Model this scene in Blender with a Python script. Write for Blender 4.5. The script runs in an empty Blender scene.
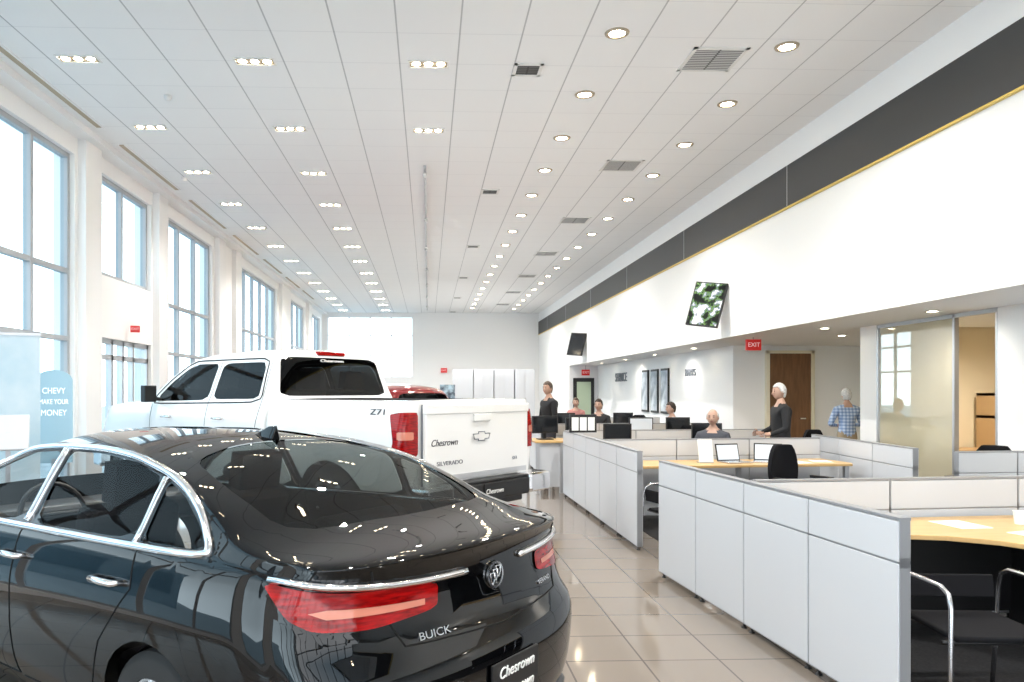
import bpy, bmesh, math, random
from mathutils import Vector, Matrix
from mathutils.bvhtree import BVHTree
random.seed(4)
SC = bpy.context.scene
COL = SC.collection
CAMH = 1.6
TH = math.radians(2.0)
FPX = 760.0
def W(xc, d):
    return (xc*math.cos(TH)+d*math.sin(TH), -xc*math.sin(TH)+d*math.cos(TH))
def U(u, d):
    return W((u-455.0)/FPX*d, d)
V = Vector
# ------------------------------------------------------------ materials
def mat(name, col, rough=.5, metal=0., coat=0., emit=0., emitcol=None, spec=.5, backdark=False):
    m = bpy.data.materials.new(name); m.use_nodes = True
    nt = m.node_tree; b = nt.nodes['Principled BSDF']
    b.inputs['Base Color'].default_value = (*col, 1)
    b.inputs['Roughness'].default_value = rough
    b.inputs['Metallic'].default_value = metal
    b.inputs['Coat Weight'].default_value = coat
    b.inputs['Coat Roughness'].default_value = .02
    b.inputs['Specular IOR Level'].default_value = spec
    if emit:
        b.inputs['Emission Color'].default_value = (*(emitcol or col), 1)
        b.inputs['Emission Strength'].default_value = emit
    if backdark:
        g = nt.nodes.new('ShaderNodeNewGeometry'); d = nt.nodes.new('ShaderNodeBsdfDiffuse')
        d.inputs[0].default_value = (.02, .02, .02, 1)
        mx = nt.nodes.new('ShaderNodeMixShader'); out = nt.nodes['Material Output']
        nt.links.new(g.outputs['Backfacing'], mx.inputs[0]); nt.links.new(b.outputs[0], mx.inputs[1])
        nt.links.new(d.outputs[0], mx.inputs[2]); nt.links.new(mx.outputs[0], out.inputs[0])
    return m
def noise_mat(name, c1, c2, scale=8, rough=.5, detail=4, stretch=(1,1,1), **k):
    m = mat(name, c1, rough, **k); nt = m.node_tree; b = nt.nodes['Principled BSDF']
    tc = nt.nodes.new('ShaderNodeTexCoord'); mp = nt.nodes.new('ShaderNodeMapping'); mp.inputs['Scale'].default_value = stretch
    n = nt.nodes.new('ShaderNodeTexNoise'); n.inputs['Scale'].default_value = scale; n.inputs['Detail'].default_value = detail
    r = nt.nodes.new('ShaderNodeValToRGB'); r.color_ramp.elements[0].color = (*c1, 1); r.color_ramp.elements[1].color = (*c2, 1)
    r.color_ramp.elements[0].position = .35; r.color_ramp.elements[1].position = .65
    nt.links.new(tc.outputs['Object'], mp.inputs[0]); nt.links.new(mp.outputs[0], n.inputs[0]); nt.links.new(n.outputs[0], r.inputs[0]); nt.links.new(r.outputs[0], b.inputs['Base Color'])
    return m
def brick(nt, c1, c2, mort, w, h, ms, loc):
    tc = nt.nodes.new('ShaderNodeTexCoord'); mp = nt.nodes.new('ShaderNodeMapping'); mp.inputs['Location'].default_value = loc
    br = nt.nodes.new('ShaderNodeTexBrick'); br.offset = 0; br.inputs['Scale'].default_value = 1
    br.inputs['Brick Width'].default_value = w; br.inputs['Row Height'].default_value = h; br.inputs['Mortar Size'].default_value = ms
    br.inputs['Mortar Smooth'].default_value = .1
    br.inputs['Color1'].default_value = (*c1, 1); br.inputs['Color2'].default_value = (*c2, 1); br.inputs['Mortar'].default_value = (*mort, 1)
    nt.links.new(tc.outputs['Object'], mp.inputs[0]); nt.links.new(mp.outputs[0], br.inputs[0]); return br
def grid_mat(name, c1, c2, mort, w, h, ms=.006, rough=.3, loc=(0,0,0), coat=0., bump=False):
    m = mat(name, c1, rough, coat=coat); nt = m.node_tree; b = nt.nodes['Principled BSDF']
    br = brick(nt, c1, c2, mort, w, h, ms, loc)
    nt.links.new(br.outputs[0], b.inputs['Base Color'])
    return m
def ceil_mat():
    m = mat('ceiling_tiles', (.9,.9,.9), .8); nt = m.node_tree; b = nt.nodes['Principled BSDF']
    A = brick(nt, (.90,.90,.90), (.885,.885,.89), (.52,.52,.53), .667, 400, .009, (.333,200,0))
    B = brick(nt, (1,1,1), (.99,.99,.99), (.88,.88,.89), 400, .75, .007, (200,.17,0))
    mx = nt.nodes.new('ShaderNodeMix'); mx.data_type = 'RGBA'; mx.blend_type = 'MULTIPLY'; mx.inputs[0].default_value = 1
    nt.links.new(A.outputs[0], mx.inputs[6]); nt.links.new(B.outputs[0], mx.inputs[7]); nt.links.new(mx.outputs[2], b.inputs['Base Color'])
    return m
def glass_mat(name, tint, refl=.08, rough=0., k=.35, body=None, bw=0.):
    m = bpy.data.materials.new(name); m.use_nodes = True; nt = m.node_tree
    for n in list(nt.nodes):
        if n.type == 'BSDF_PRINCIPLED': nt.nodes.remove(n)
    out = nt.nodes['Material Output']
    t = nt.nodes.new('ShaderNodeBsdfTransparent'); t.inputs[0].default_value = (*tint, 1)
    tt = t.outputs[0]
    if body:
        d = nt.nodes.new('ShaderNodeBsdfDiffuse'); d.inputs[0].default_value = (*body, 1)
        m0 = nt.nodes.new('ShaderNodeMixShader'); m0.inputs[0].default_value = bw
        nt.links.new(tt, m0.inputs[1]); nt.links.new(d.outputs[0], m0.inputs[2]); tt = m0.outputs[0]
    g = nt.nodes.new('ShaderNodeBsdfGlossy'); g.inputs['Roughness'].default_value = rough
    lw = nt.nodes.new('ShaderNodeLayerWeight'); lw.inputs[0].default_value = .25
    mm = nt.nodes.new('ShaderNodeMath'); mm.operation = 'MULTIPLY_ADD'; mm.inputs[1].default_value = k; mm.inputs[2].default_value = refl
    mm.use_clamp = True
    mx = nt.nodes.new('ShaderNodeMixShader')
    nt.links.new(lw.outputs['Fresnel'], mm.inputs[0]); nt.links.new(mm.outputs[0], mx.inputs[0])
    nt.links.new(tt, mx.inputs[1]); nt.links.new(g.outputs[0], mx.inputs[2]); nt.links.new(mx.outputs[0], out.inputs[0])
    return m
M = {}
M['white'] = mat('white_paint', (.88,.88,.88), .6)
M['wall'] = mat('wall_paint', (.91,.905,.90), .7)
M['ceil'] = ceil_mat()
M['floor'] = grid_mat('floor_tiles', (.235,.200,.168), (.218,.187,.158), (.11,.095,.085), .457, .457, .006, .07, loc=(.1,.1,0))
M['carpet'] = noise_mat('dark_carpet', (.012,.012,.014), (.025,.025,.028), 60, .95)
M['band'] = mat('charcoal_band', (.032,.034,.038), .5)
M['yellow'] = mat('yellow_line', (.70,.50,.12), .5)
M['alu'] = mat('aluminium', (.50,.51,.53), .35, .7)
M['winframe'] = mat('window_frame', (.42,.44,.465), .5, 0.)
M['chrome'] = mat('chrome', (.92,.92,.94), .08, 1.)
M['steel'] = mat('brushed_steel', (.6,.6,.62), .25, 1.)
M['black'] = mat('black_plastic', (.010,.010,.011), .45)
M['blackf'] = mat('black_fabric', (.010,.010,.012), .9, spec=.15)
M['rubber'] = mat('tyre_rubber', (.02,.02,.02), .8)
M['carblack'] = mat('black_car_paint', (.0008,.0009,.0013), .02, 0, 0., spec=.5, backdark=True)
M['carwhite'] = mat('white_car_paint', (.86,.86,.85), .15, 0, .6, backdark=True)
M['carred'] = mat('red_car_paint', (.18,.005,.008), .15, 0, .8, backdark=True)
M['glass'] = glass_mat('clear_glass', (.88,.96,.99), .01, k=.10)
M['cglass'] = glass_mat('car_glass', (.90,.92,.92), .015, k=.2)
M['rglass'] = glass_mat('car_rear_glass', (.22,.25,.24), .04, k=.35)
M['tglass'] = glass_mat('tinted_glass', (.07,.08,.085), .03, k=.35)
M['yglass'] = glass_mat('office_glass', (.8,.78,.68), .22, k=.3, body=(.80,.74,.55), bw=.7)
M['redlens'] = noise_mat('red_lens', (.16,.0008,.001), (.42,.003,.003), 14, .1, stretch=(1,1,6), spec=.4)
M['clearlens'] = mat('clear_lens', (.62,.22,.15), .1, spec=.4)
M['lamp'] = mat('lamp_glow', (1,.95,.85), .5, emit=60, emitcol=(1,.84,.58))
M['lampring'] = mat('lamp_ring', (.80,.79,.77), .4)
M['lampdark'] = mat('lamp_recess', (.46,.38,.28), .6)
M['tile'] = mat('panel_laminate', (.62,.64,.675), .35)
M['tile2'] = mat('panel_fabric', (.56,.58,.61), .7)
M['pframe'] = mat('panel_frame', (.34,.35,.37), .35, .4)
M['wood'] = noise_mat('light_maple', (.58,.37,.15), (.64,.42,.18), 3, .35, stretch=(1,8,1))
M['brown'] = noise_mat('brown_wood', (.15,.07,.03), (.21,.10,.045), 3, .4, stretch=(8,8,1))
M['tan'] = mat('tan_shelf', (.56,.37,.19), .6)
M['paper'] = mat('paper', (.9,.9,.88), .7)
M['orange'] = mat('warm_wall', (.82,.70,.50), .8)
M['cream'] = mat('cream_wall', (.85,.78,.6), .8)
M['exitred'] = mat('exit_red', (.60,.015,.015), .5, emit=.12, emitcol=(1,.03,.02))
M['signwhite'] = mat('sign_letters', (.9,.7,.7), .5, emit=.2, emitcol=(1,.8,.8))
M['screen'] = mat('dark_screen', (.01,.012,.015), .1)
M['screenw'] = mat('lit_screen', (.6,.66,.72), .3, emit=.15, emitcol=(.8,.88,1))
M['banner'] = noise_mat('banner_print', (.42,.60,.70), (.66,.75,.80), 1.5, .5)
M['banner2'] = mat('banner_blue', (.38,.57,.67), .5)
M['bannert'] = mat('banner_text', (.95,.97,1), .5, emit=.4)  # slight glow put into the printed lettering so it reads brighter
M['vent'] = grid_mat('vent_slats', (.62,.62,.62), (.62,.62,.62), (.12,.12,.12), 5, .045, .012, .6)
M['ventd'] = grid_mat('dark_vent_slats', (.10,.10,.10), (.10,.10,.10), (.02,.02,.02), 5, .05, .012, .6)
M['greyletters'] = mat('grey_letters', (.2,.22,.25), .5)
M['asphalt'] = noise_mat('pavement', (.62,.62,.62), (.72,.72,.72), 2, .9)
M['bldg'] = mat('outside_building', (.38,.48,.54), .5)
M['trimgrey'] = mat('bumper_trim', (.08,.08,.085), .5)
M['skin'] = mat('skin', (.50,.31,.23), .5)
M['lip'] = mat('lips', (.36,.14,.12), .5)
M['eye'] = mat('eye', (.03,.02,.02), .2)
M['shoe'] = mat('shoe_leather', (.03,.025,.02), .4)
M['hairw'] = noise_mat('white_hair', (.50,.50,.49), (.74,.74,.72), 40, .8)
M['hairb'] = noise_mat('dark_hair', (.02,.015,.01), (.06,.04,.03), 40, .7)
M['hairr'] = noise_mat('brown_hair', (.05,.03,.018), (.10,.06,.04), 40, .7)
M['shirtk'] = mat('black_shirt', (.014,.014,.016), .85)
M['shirtw'] = mat('white_shirt', (.75,.77,.8), .8)
M['shirtg'] = mat('grey_shirt', (.06,.065,.08), .85)
M['shirtr'] = mat('pink_shirt', (.45,.2,.18), .85)
M['trous'] = mat('dark_trousers', (.035,.035,.045), .9)
M['khaki'] = mat('khaki_trousers', (.35,.28,.19), .9)
def plaid():
    m = mat('plaid_shirt', (.2,.3,.5), .85); nt = m.node_tree; b = nt.nodes['Principled BSDF']
    tc = nt.nodes.new('ShaderNodeTexCoord'); mx = nt.nodes.new('ShaderNodeMix'); mx.data_type='RGBA'; mx.blend_type='MULTIPLY'; mx.inputs[0].default_value=1
    for i,ax in enumerate(('X','Z')):
        w = nt.nodes.new('ShaderNodeTexWave'); w.bands_direction = ax; w.inputs['Scale'].default_value = 6
        r = nt.nodes.new('ShaderNodeValToRGB'); r.color_ramp.elements[0].color=(.38,.48,.66,1); r.color_ramp.elements[1].color=(.78,.84,.92,1)
        nt.links.new(tc.outputs['Object'], w.inputs[0]); nt.links.new(w.outputs[1], r.inputs[0]); nt.links.new(r.outputs[0], mx.inputs[6+i])
    nt.links.new(mx.outputs[2], b.inputs['Base Color']); return m
M['plaid'] = plaid()
def tv_mat():
    m = mat('tv_picture', (.2,.4,.2), .15); nt = m.node_tree; b = nt.nodes['Principled BSDF']
    tc = nt.nodes.new('ShaderNodeTexCoord'); n = nt.nodes.new('ShaderNodeTexNoise'); n.inputs['Scale'].default_value = 5; n.inputs['Detail'].default_value = 8
    r = nt.nodes.new('ShaderNodeValToRGB'); e = r.color_ramp.elements
    e[0].position = .42; e[0].color = (.004,.006,.006,1); e[1].position = .58; e[1].color = (.7,.73,.75,1)
    x = e.new(.47); x.color = (.02,.04,.02,1); x = e.new(.495); x.color = (.12,.22,.06,1); x = e.new(.53); x.color = (.10,.12,.18,1)
    nt.links.new(tc.outputs['Object'], n.inputs[0]); nt.links.new(n.outputs[0], r.inputs[0]); nt.links.new(r.outputs[0], b.inputs['Base Color'])
    nt.links.new(r.outputs[0], b.inputs['Emission Color']); b.inputs['Emission Strength'].default_value = .4
    return m
M['tv'] = tv_mat()
# ------------------------------------------------------------ object helpers
def link(o, parent=None):
    COL.objects.link(o)
    if parent is not None: o.parent = parent
    return o
def thing(name, label, cat, loc=(0,0,0), rz=0., group=None):
    e = bpy.data.objects.new(name, None); e.empty_display_size = .1
    e.location = loc; e.rotation_euler = (0,0,rz); e['label'] = label; e['category'] = cat
    if group: e['group'] = group
    return link(e)
def part(name, bm, mats, parent=None, smooth=False, bevel=0, loc=None, label=None):
    me = bpy.data.meshes.new(name); 
    bm.normal_update(); bm.to_mesh(me); bm.free()
    if not isinstance(mats, (list,tuple)): mats = [mats]
    for m in mats: me.materials.append(m)
    if smooth:
        me.polygons.foreach_set('use_smooth', [True]*len(me.polygons))
        if smooth == 'auto':
            me.set_sharp_from_angle(angle=math.radians(38))
    o = bpy.data.objects.new(name, me); link(o, parent)
    if loc is not None: o.location = loc
    if bevel:
        b = o.modifiers.new('bevel', 'BEVEL'); b.width = bevel; b.segments = 3; b.limit_method = 'ANGLE'
    if label: o['label'] = label
    return o
def struct(o):
    o['kind'] = 'structure'; return o
def bbox(bm, c, s, rz=0., rx=0., mi=0, ry=0.):
    r = bmesh.ops.create_cube(bm, size=1)
    mt = Matrix.Translation(V(c)) @ Matrix.Rotation(rz,4,'Z') @ Matrix.Rotation(ry,4,'Y') @ Matrix.Rotation(rx,4,'X') @ Matrix.Diagonal((s[0],s[1],s[2],1))
    bmesh.ops.transform(bm, matrix=mt, verts=r['verts'])
    if mi:
        for f in {f for v in r['verts'] for f in v.link_faces}: f.material_index = mi
    return r['verts']
def lohi(bm, x0,x1,y0,y1,z0,z1, mi=0):
    return bbox(bm, ((x0+x1)/2,(y0+y1)/2,(z0+z1)/2), (abs(x1-x0),abs(y1-y0),abs(z1-z0)), mi=mi)
def tube(bm, pts, r, seg=8, closed=False, mi=0):
    pts = [V(p) for p in pts]; n = len(pts)
    rs = r if isinstance(r,(list,tuple)) else [r]*n
    rings = []; ref = None
    for i,p in enumerate(pts):
        if closed: t = pts[(i+1)%n]-pts[i-1]
        else: t = pts[min(i+1,n-1)]-pts[max(i-1,0)]
        if t.length < 1e-9: t = V((0,0,1))
        t.normalize()
        if ref is None:
            ref = V((0,0,1)) if abs(t.z) < .9 else V((1,0,0))
        a = t.cross(ref); 
        if a.length < 1e-6: a = t.orthogonal()
        a.normalize(); b = t.cross(a); b.normalize(); ref = a.cross(t)*1.0
        rings.append([bm.verts.new(p+(a*math.cos(2*math.pi*k/seg)+b*math.sin(2*math.pi*k/seg))*rs[i]) for k in range(seg)])
    m = n if closed else n-1
    for i in range(m):
        A = rings[i]; B = rings[(i+1)%n]
        for k in range(seg):
            f = bm.faces.new((A[k],A[(k+1)%seg],B[(k+1)%seg],B[k])); f.material_index = mi; f.smooth = True
    if not closed:
        f = bm.faces.new(rings[0][::-1]); f.material_index = mi
        f = bm.faces.new(rings[-1]); f.material_index = mi
def lathe(bm, prof, axis='z', seg=32, mi=0, M4=None, closed=False):
    rings = []
    for r,h in prof:
        ring = []
        for k in range(seg):
            a = 2*math.pi*k/seg
            p = V((r*math.cos(a), r*math.sin(a), h)) if axis=='z' else V((r*math.cos(a), h, r*math.sin(a)))
            if M4: p = M4 @ p
            ring.append(bm.verts.new(p))
        rings.append(ring)
    n = len(rings)
    for i in range(n if closed else n-1):
        A = rings[i]; B = rings[(i+1)%n]
        for k in range(seg):
            f = bm.faces.new((A[k],A[(k+1)%seg],B[(k+1)%seg],B[k])); f.material_index = mi; f.smooth = True
    if not closed:
        for ring in (rings[0], rings[-1]):
            try: f = bm.faces.new(ring); f.material_index = mi
            except Exception: pass
def ellipsoid(bm, c, r, sub=2, mi=0, rot=None):
    v = bmesh.ops.create_icosphere(bm, subdivisions=sub, radius=1)['verts']
    mt = Matrix.Translation(V(c)) @ (rot.to_4x4() if rot else Matrix.Identity(4)) @ Matrix.Diagonal((r[0],r[1],r[2],1))
    bmesh.ops.transform(bm, matrix=mt, verts=v)
    for f in {f for q in v for f in q.link_faces}: f.material_index = mi; f.smooth = True
    return v
def text(body, size, m, parent, mtx, extrude=.002, name='lettering', shear=0., squash=1., align='CENTER'):
    c = bpy.data.curves.new('txt', 'FONT'); c.body = body; c.size = size; c.extrude = extrude; c.align_x = align; c.align_y = 'CENTER'; c.shear = shear
    o = bpy.data.objects.new('txt', c); COL.objects.link(o)
    dg = bpy.context.evaluated_depsgraph_get(); dg.update()
    me = bpy.data.meshes.new_from_object(o.evaluated_get(dg)); COL.objects.unlink(o); bpy.data.objects.remove(o)
    me.transform(Matrix.Diagonal((squash,1,1,1))); me.materials.clear(); me.materials.append(m)
    n = bpy.data.objects.new(name, me); link(n, parent); n.matrix_local = mtx
    return n
def frame_mtx(pos, nrm, up=V((0,0,1))):
    n = V(nrm).normalized(); x = up.cross(n).normalized(); y = n.cross(x)
    m = Matrix((x,y,n)).transposed().to_4x4(); m.translation = V(pos); return m
def copy_tree(root, loc, rz=None):
    r = root.copy(); COL.objects.link(r); r.location = loc
    if rz is not None: r.rotation_euler = (0,0,rz)
    def rec(src, dst):
        for ch in src.children:
            c = ch.copy(); COL.objects.link(c); c.parent = dst; rec(ch, c)
    rec(root, r)
    return r
# ------------------------------------------------------------ room shell
XL, XR, ZC, YF, YB, ZS = -5.15, 5.4, 5.4, -5.0, 37.0, 2.57
def sbox(name, x0,x1,y0,y1,z0,z1, m):
    bm = bmesh.new(); lohi(bm,x0,x1,y0,y1,z0,z1); return struct(part(name,bm,m))
sbox('floor', XL-.3, 9.6, YF-.3, YB+.3, -.12, 0, M['floor'])
sbox('ceiling', XL-.3, XR+.3, YF-.3, YB+.3, ZC, ZC+.15, M['ceil'])
sbox('wall_soffit', XR, XR+.2, YF, YB, ZS, ZC, M['wall'])
sbox('ceiling_low', XR+.2, 9.6, YF, YB, ZS, ZS+.15, M['wall'])
sbox('wall_back_right', XR, XR+.2, 29.2, YB, 0, ZS, M['wall'])
sbox('wall_lounge', 6.5, 6.7, 16.2, 29.0, 0, ZS, M['wall'])
sbox('wall_lounge_end', XR, 6.7, 29.0, 29.2, 0, ZS, M['wall'])
sbox('wall_recess_facing', 6.5, 9.4, 16.0, 16.2, 0, ZS, M['wall'])
sbox('wall_recess_right', 9.4, 9.6, YF, 16.2, 0, ZS, M['cream'])
sbox('wall_office_near', 6.6, 6.75, YF, 8.6, 0, ZS, M['wall'])
sbox('wall_office_pier', 6.6, 6.75, 10.98, 11.4, 0, ZS, M['wall'])
sbox('wall_office_side', 6.75, 9.4, 11.28, 11.4, 0, ZS, M['orange'])
sbox('wall_office_front', 6.75, 9.4, 7.2, 7.3, 0, ZS, M['orange'])
sbox('trim_1', XR-.03, XR, YF, YB, 4.37, 4.98, M['band'])
sbox('trim_2', XR-.04, XR, YF, YB, 4.335, 4.36, M['yellow'])
for k in range(8): sbox('trim_%d'%(40+k), XR-.034, XR-.028, 2+k*4.6, 2.015+k*4.6, 4.37, 4.98, M['alu'])
sbox('baseboard_lounge', 6.48, 6.5, 16.2, 29, 0, .1, M['alu'])
wins = [(-4.4,.4,.12,5.05),(1.0,5.4,.12,5.05),(6.0,11.25,.12,5.05),(12.0,14.3,3.44,5.05),(15.0,18.3,.12,5.05),(20.8,26.0,.12,5.05),(28.4,31.8,.12,5.05),(33.4,36.4,.12,5.05)]
bm = bmesh.new(); X0, X1 = XL-.3, XL
lohi(bm, X0,X1,YF,YB,5.05,ZC)
edges = [YF]+[w for ww in wins for w in ww[:2]]+[YB]
for i in range(0,len(edges),2): lohi(bm,X0,X1,edges[i],edges[i+1],0,5.05)
for w in wins:
    if w[2] < 1: lohi(bm,X0,X1,w[0],w[1],0,w[2])
lohi(bm,X0,X1,12.0,14.3,2.45,3.44)
struct(part('wall_left', bm, M['wall']))
for i,(a,b) in enumerate([(5.5,5.9),(11.35,11.9),(14.4,14.9),(18.5,19.1),(20.1,20.7),(26.4,28.0),(32.2,33.0)]):
    sbox('trim_%d'%(10+i), XL, XL+.12, a, b, 0, 5.3, M['white'])
wc = 0
def window(y0,y1,z0,z1,x=XL-.12, zs=(2.36,3.34), n=None):
    global wc; wc += 1
    bm = bmesh.new(); t = .035
    n = n or max(1, round((y1-y0)/1.1))
    for k in range(n+1):
        y = y0+(y1-y0)*k/n; y = min(max(y,y0+t),y1-t); lohi(bm,x-.05,x+.05,y-t,y+t,z0,z1)
    for z in [z0+t]+[q for q in zs if z0+.2<q<z1-.2]+[z1-t]:
        lohi(bm,x-.045,x+.045,y0,y1,z-t,z+t)
    o = struct(part('window_%d'%wc, bm, M['winframe']))
    bm = bmesh.new(); lohi(bm,x-.006,x+.006,y0,y1,z0,z1)
    part('glass', bm, M['glass'], o)
for w in wins: window(*w)
bm = bmesh.new()
lohi(bm,XL,-4.9,YB,YB+.2,0,ZC); lohi(bm,-4.9,XR,YB,YB+.2,5.2,ZC); lohi(bm,-.75,XR,YB,YB+.2,0,5.2); lohi(bm,-4.9,-.75,YB,YB+.2,0,2.3)
struct(part('wall_back', bm, M['wall']))
bm = bmesh.new()
for x in (-4.87,-3.85,-2.83,-1.8,-.78): lohi(bm,x-.03,x+.03,YB+.05,YB+.12,2.3,5.2)
for z in (2.33,3.35,4.3,5.17): lohi(bm,-4.9,-.75,YB+.05,YB+.12,z-.02,z+.02)
o = struct(part('window_20',bm,mat('back_window_bars',(.90,.93,.96),.5,emit=.08))); bm = bmesh.new(); lohi(bm,-4.9,-.75,YB+.08,YB+.09,2.3,5.2); part('glass',bm,M['glass'],o)  # faint glow put into the pale bars, which are no lamp
bm = bmesh.new()
for k in range(9):
    x = XL+.05+k*(XR-XL-.1)/8; lohi(bm,x-.05,x+.05,YF-.1,YF,0,ZC)
for z in (.05,2.4,3.4,ZC-.05): lohi(bm,XL,XR,YF-.1,YF,z-.05,z+.05)
struct(part('window_21',bm,M['winframe']))
sbox('wall_front_right', XR, 9.6, YF-.2, YF, 0, ZS, M['wall'])
bm = bmesh.new(); x = XL-.1
for y in (12.04,12.7,13.15,13.6,14.26): lohi(bm,x-.05,x+.05,y-.04,y+.04,0,2.45)
for z in (2.41,2.15,.12): lohi(bm,x-.05,x+.05,12.0,14.3,z-.04,z+.04)
o = struct(part('door_1',bm,M['alu'])); bm = bmesh.new(); lohi(bm,x-.006,x+.006,12.0,14.3,.1,2.4); part('glass',bm,M['glass'],o)
for yy in (13.08,13.22):
    bm = bmesh.new(); tube(bm,[(XL-.03,yy,.9),(XL+.03,yy,.95),(XL+.03,yy,1.25),(XL-.03,yy,1.3)],.012); part('handle',bm,M['steel'],o)
bm = bmesh.new(); lohi(bm,7.25,8.15,15.93,16.0,0,2.4); o=struct(part('door_2',bm,M['brown']))
bm = bmesh.new(); lohi(bm,7.9,8.02,15.88,15.93,1.0,1.03); part('handle',bm,M['steel'],o)
bm = bmesh.new(); lohi(bm,7.18,7.25,15.9,16.0,0,2.46); lohi(bm,8.15,8.22,15.9,16.0,0,2.46); lohi(bm,7.18,8.22,15.9,16.0,2.4,2.46); struct(part('trim_20',bm,M['cream']))
bm = bmesh.new(); lohi(bm,5.55,6.35,28.93,29.0,0,2.1); o=struct(part('door_3',bm,M['black'])); bm = bmesh.new(); lohi(bm,5.68,6.22,28.91,28.93,.3,1.95); part('door_glass',bm,mat('door_pane',(.35,.42,.3),.2,emit=.2),o)
bm = bmesh.new()
for y,hh in ((8.61,.02),(9.34,.02),(10.96,.02)): lohi(bm,6.6,6.66,y-hh,y+hh,0,ZS)
lohi(bm,6.6,6.66,8.6,10.98,2.52,ZS); lohi(bm,6.6,6.66,9.36,10.98,0,.1)
o = struct(part('window_22',bm,M['alu'])); bm = bmesh.new(); lohi(bm,6.625,6.635,9.36,10.94,.1,2.52); part('glass',bm,M['yglass'],o)
t = thing('bookshelf','low wood office shelf unit against cream wall','shelf',(9.0,10.95,0),math.radians(90))
for z in (1.22,1.55):
    bm = bmesh.new(); lohi(bm,-.22,.22,-.35,.75,z-.02,z+.02); part('shelf',bm,M['tan'],t)
for y0 in (-.35,.72):
    bm = bmesh.new(); lohi(bm,-.22,.22,y0,y0+.03,.75,1.57); part('side_panel',bm,M['tan'],t)
bm = bmesh.new(); lohi(bm,-.3,.22,-.35,1.5,0,.75); part('cabinet_body',bm,M['tan'],t)
for k in range(9):
    t = thing('linear_diffuser','long dark slot air diffuser set in ceiling edge','vent',(XL+.42,3.0+k*3.4,ZC-.006),group='slot diffusers along the window side')
    bm=bmesh.new(); lohi(bm,-.04,.04,-1.3,1.3,-.008,.006); part('slot',bm,M['lampdark'],t)
    bm=bmesh.new(); lohi(bm,-.065,-.04,-1.32,1.32,-.012,.006); lohi(bm,.04,.065,-1.32,1.32,-.012,.006); part('frame',bm,M['white'],t)
sbox('trim_30', XL, XL+.25, YF, YB, ZC-.1, ZC, M['white'])
# ------------------------------------------------------------ ceiling fixtures
t0 = thing('recessed_downlight','rectangular recessed ceiling light with three lamps','light',(0,0,ZC),group='three-lamp recessed lights on the main ceiling')
bm=bmesh.new(); lohi(bm,-.235,.235,-.095,-.078,-.012,.0); lohi(bm,-.235,.235,.078,.095,-.012,0); lohi(bm,-.235,-.218,-.095,.095,-.012,0); lohi(bm,.218,.235,-.095,.095,-.012,0); lohi(bm,-.22,.22,-.085,.085,-.004,0,1)
part('frame',bm,[M['lampring'],M['lampdark']],t0)
for k in (-1,0,1):
    bm=bmesh.new(); lathe(bm,[(.042,-.009),(.047,-.006),(.047,-.003)],seg=16)
    part('lamp',bm,M['lamp'],t0,loc=(k*.142,0,0))
first=True
for ix,x in enumerate((-4.0,-2.0,0.0)):
    for k in range(-4,13):
        y = 8.83+2.25*k
        if y < -4.5 or y > 36.5 or (x==0 and y>12.5): continue
        if first: t0.location=(x,y,ZC); first=False
        else: copy_tree(t0,(x,y,ZC))
t1 = thing('round_downlight','round recessed ceiling downlight with warm lamp','light',(2.0,8.0,ZC),group='round downlights on the main ceiling')
bm=bmesh.new(); lathe(bm,[(.085,-.002),(.088,-.014),(.125,-.012),(.13,0)],seg=24,closed=True); part('ring',bm,M['lampdark'],t1,smooth=True)
bm=bmesh.new(); lathe(bm,[(.07,-.009),(.086,-.004)],seg=20); part('lamp',bm,M['lamp'],t1)
for x in (2.0,3.95):
    for k in range(-7,17):
        if x==2.0 and k==0: continue
        copy_tree(t1,(x,8.0+1.67*k+(.25 if x>3 else 0),ZC))
def vent(x,y,s,m,lab,z=ZC):
    t = thing('ceiling_vent',lab,'vent',(x,y,z))
    bm=bmesh.new(); h=s/2; w=.04
    for a in ((-h,h,-h,-h+w),(-h,h,h-w,h),(-h,-h+w,-h,h),(h-w,h,-h,h)): lohi(bm,*a,-.012,0)
    part('frame',bm,M['lampring'],t)
    bm=bmesh.new(); lohi(bm,-h+w,h-w,-h+w,h-w,-.006,0); part('louvre',bm,m,t)
for k in range(6): vent(1.17,8.95+5.5*k,.34,M['ventd'],'small square dark ceiling air vent')
for k in range(7): vent(3.25,8.6+4.1*k,.62,M['vent'],'large square white louvred ceiling vent')
t = thing('track_rail','thin grey ceiling track running down the hall','track light',(-.06,24,ZC))
bm=bmesh.new(); lohi(bm,-.022,.022,-11.2,11.2,-.07,0); part('rail',bm,M['alu'],t)
for k in range(7):
    bm=bmesh.new(); lathe(bm,[(.015,-.07),(.035,-.08),(.035,-.14),(.02,-.15)],seg=12); part('track_head',bm,M['lampring'],t,loc=(0,-11+k*3.4,0))
t2=None
for (x,y) in [(6.1,4),(6.1,6.5),(6.1,9),(6.1,11.5),(7.2,13),(8.2,13.5),(6.1,14),(6.0,17),(6.0,20),(6.0,23),(6.0,26)]:
    if t2 is None:
        t2 = thing('low_downlight','small round downlight in low ceiling','light',(x,y,ZS),group='small downlights in the low ceiling')
        bm=bmesh.new(); lathe(bm,[(.06,-.002),(.062,-.01),(.085,-.008),(.09,0)],seg=20,closed=True); part('ring',bm,M['lampring'],t2,smooth=True)
        bm=bmesh.new(); lathe(bm,[(.055,-.006),(.06,-.003)],seg=16); part('lamp',bm,M['lamp'],t2)
    else: copy_tree(t2,(x,y,ZS))
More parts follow.
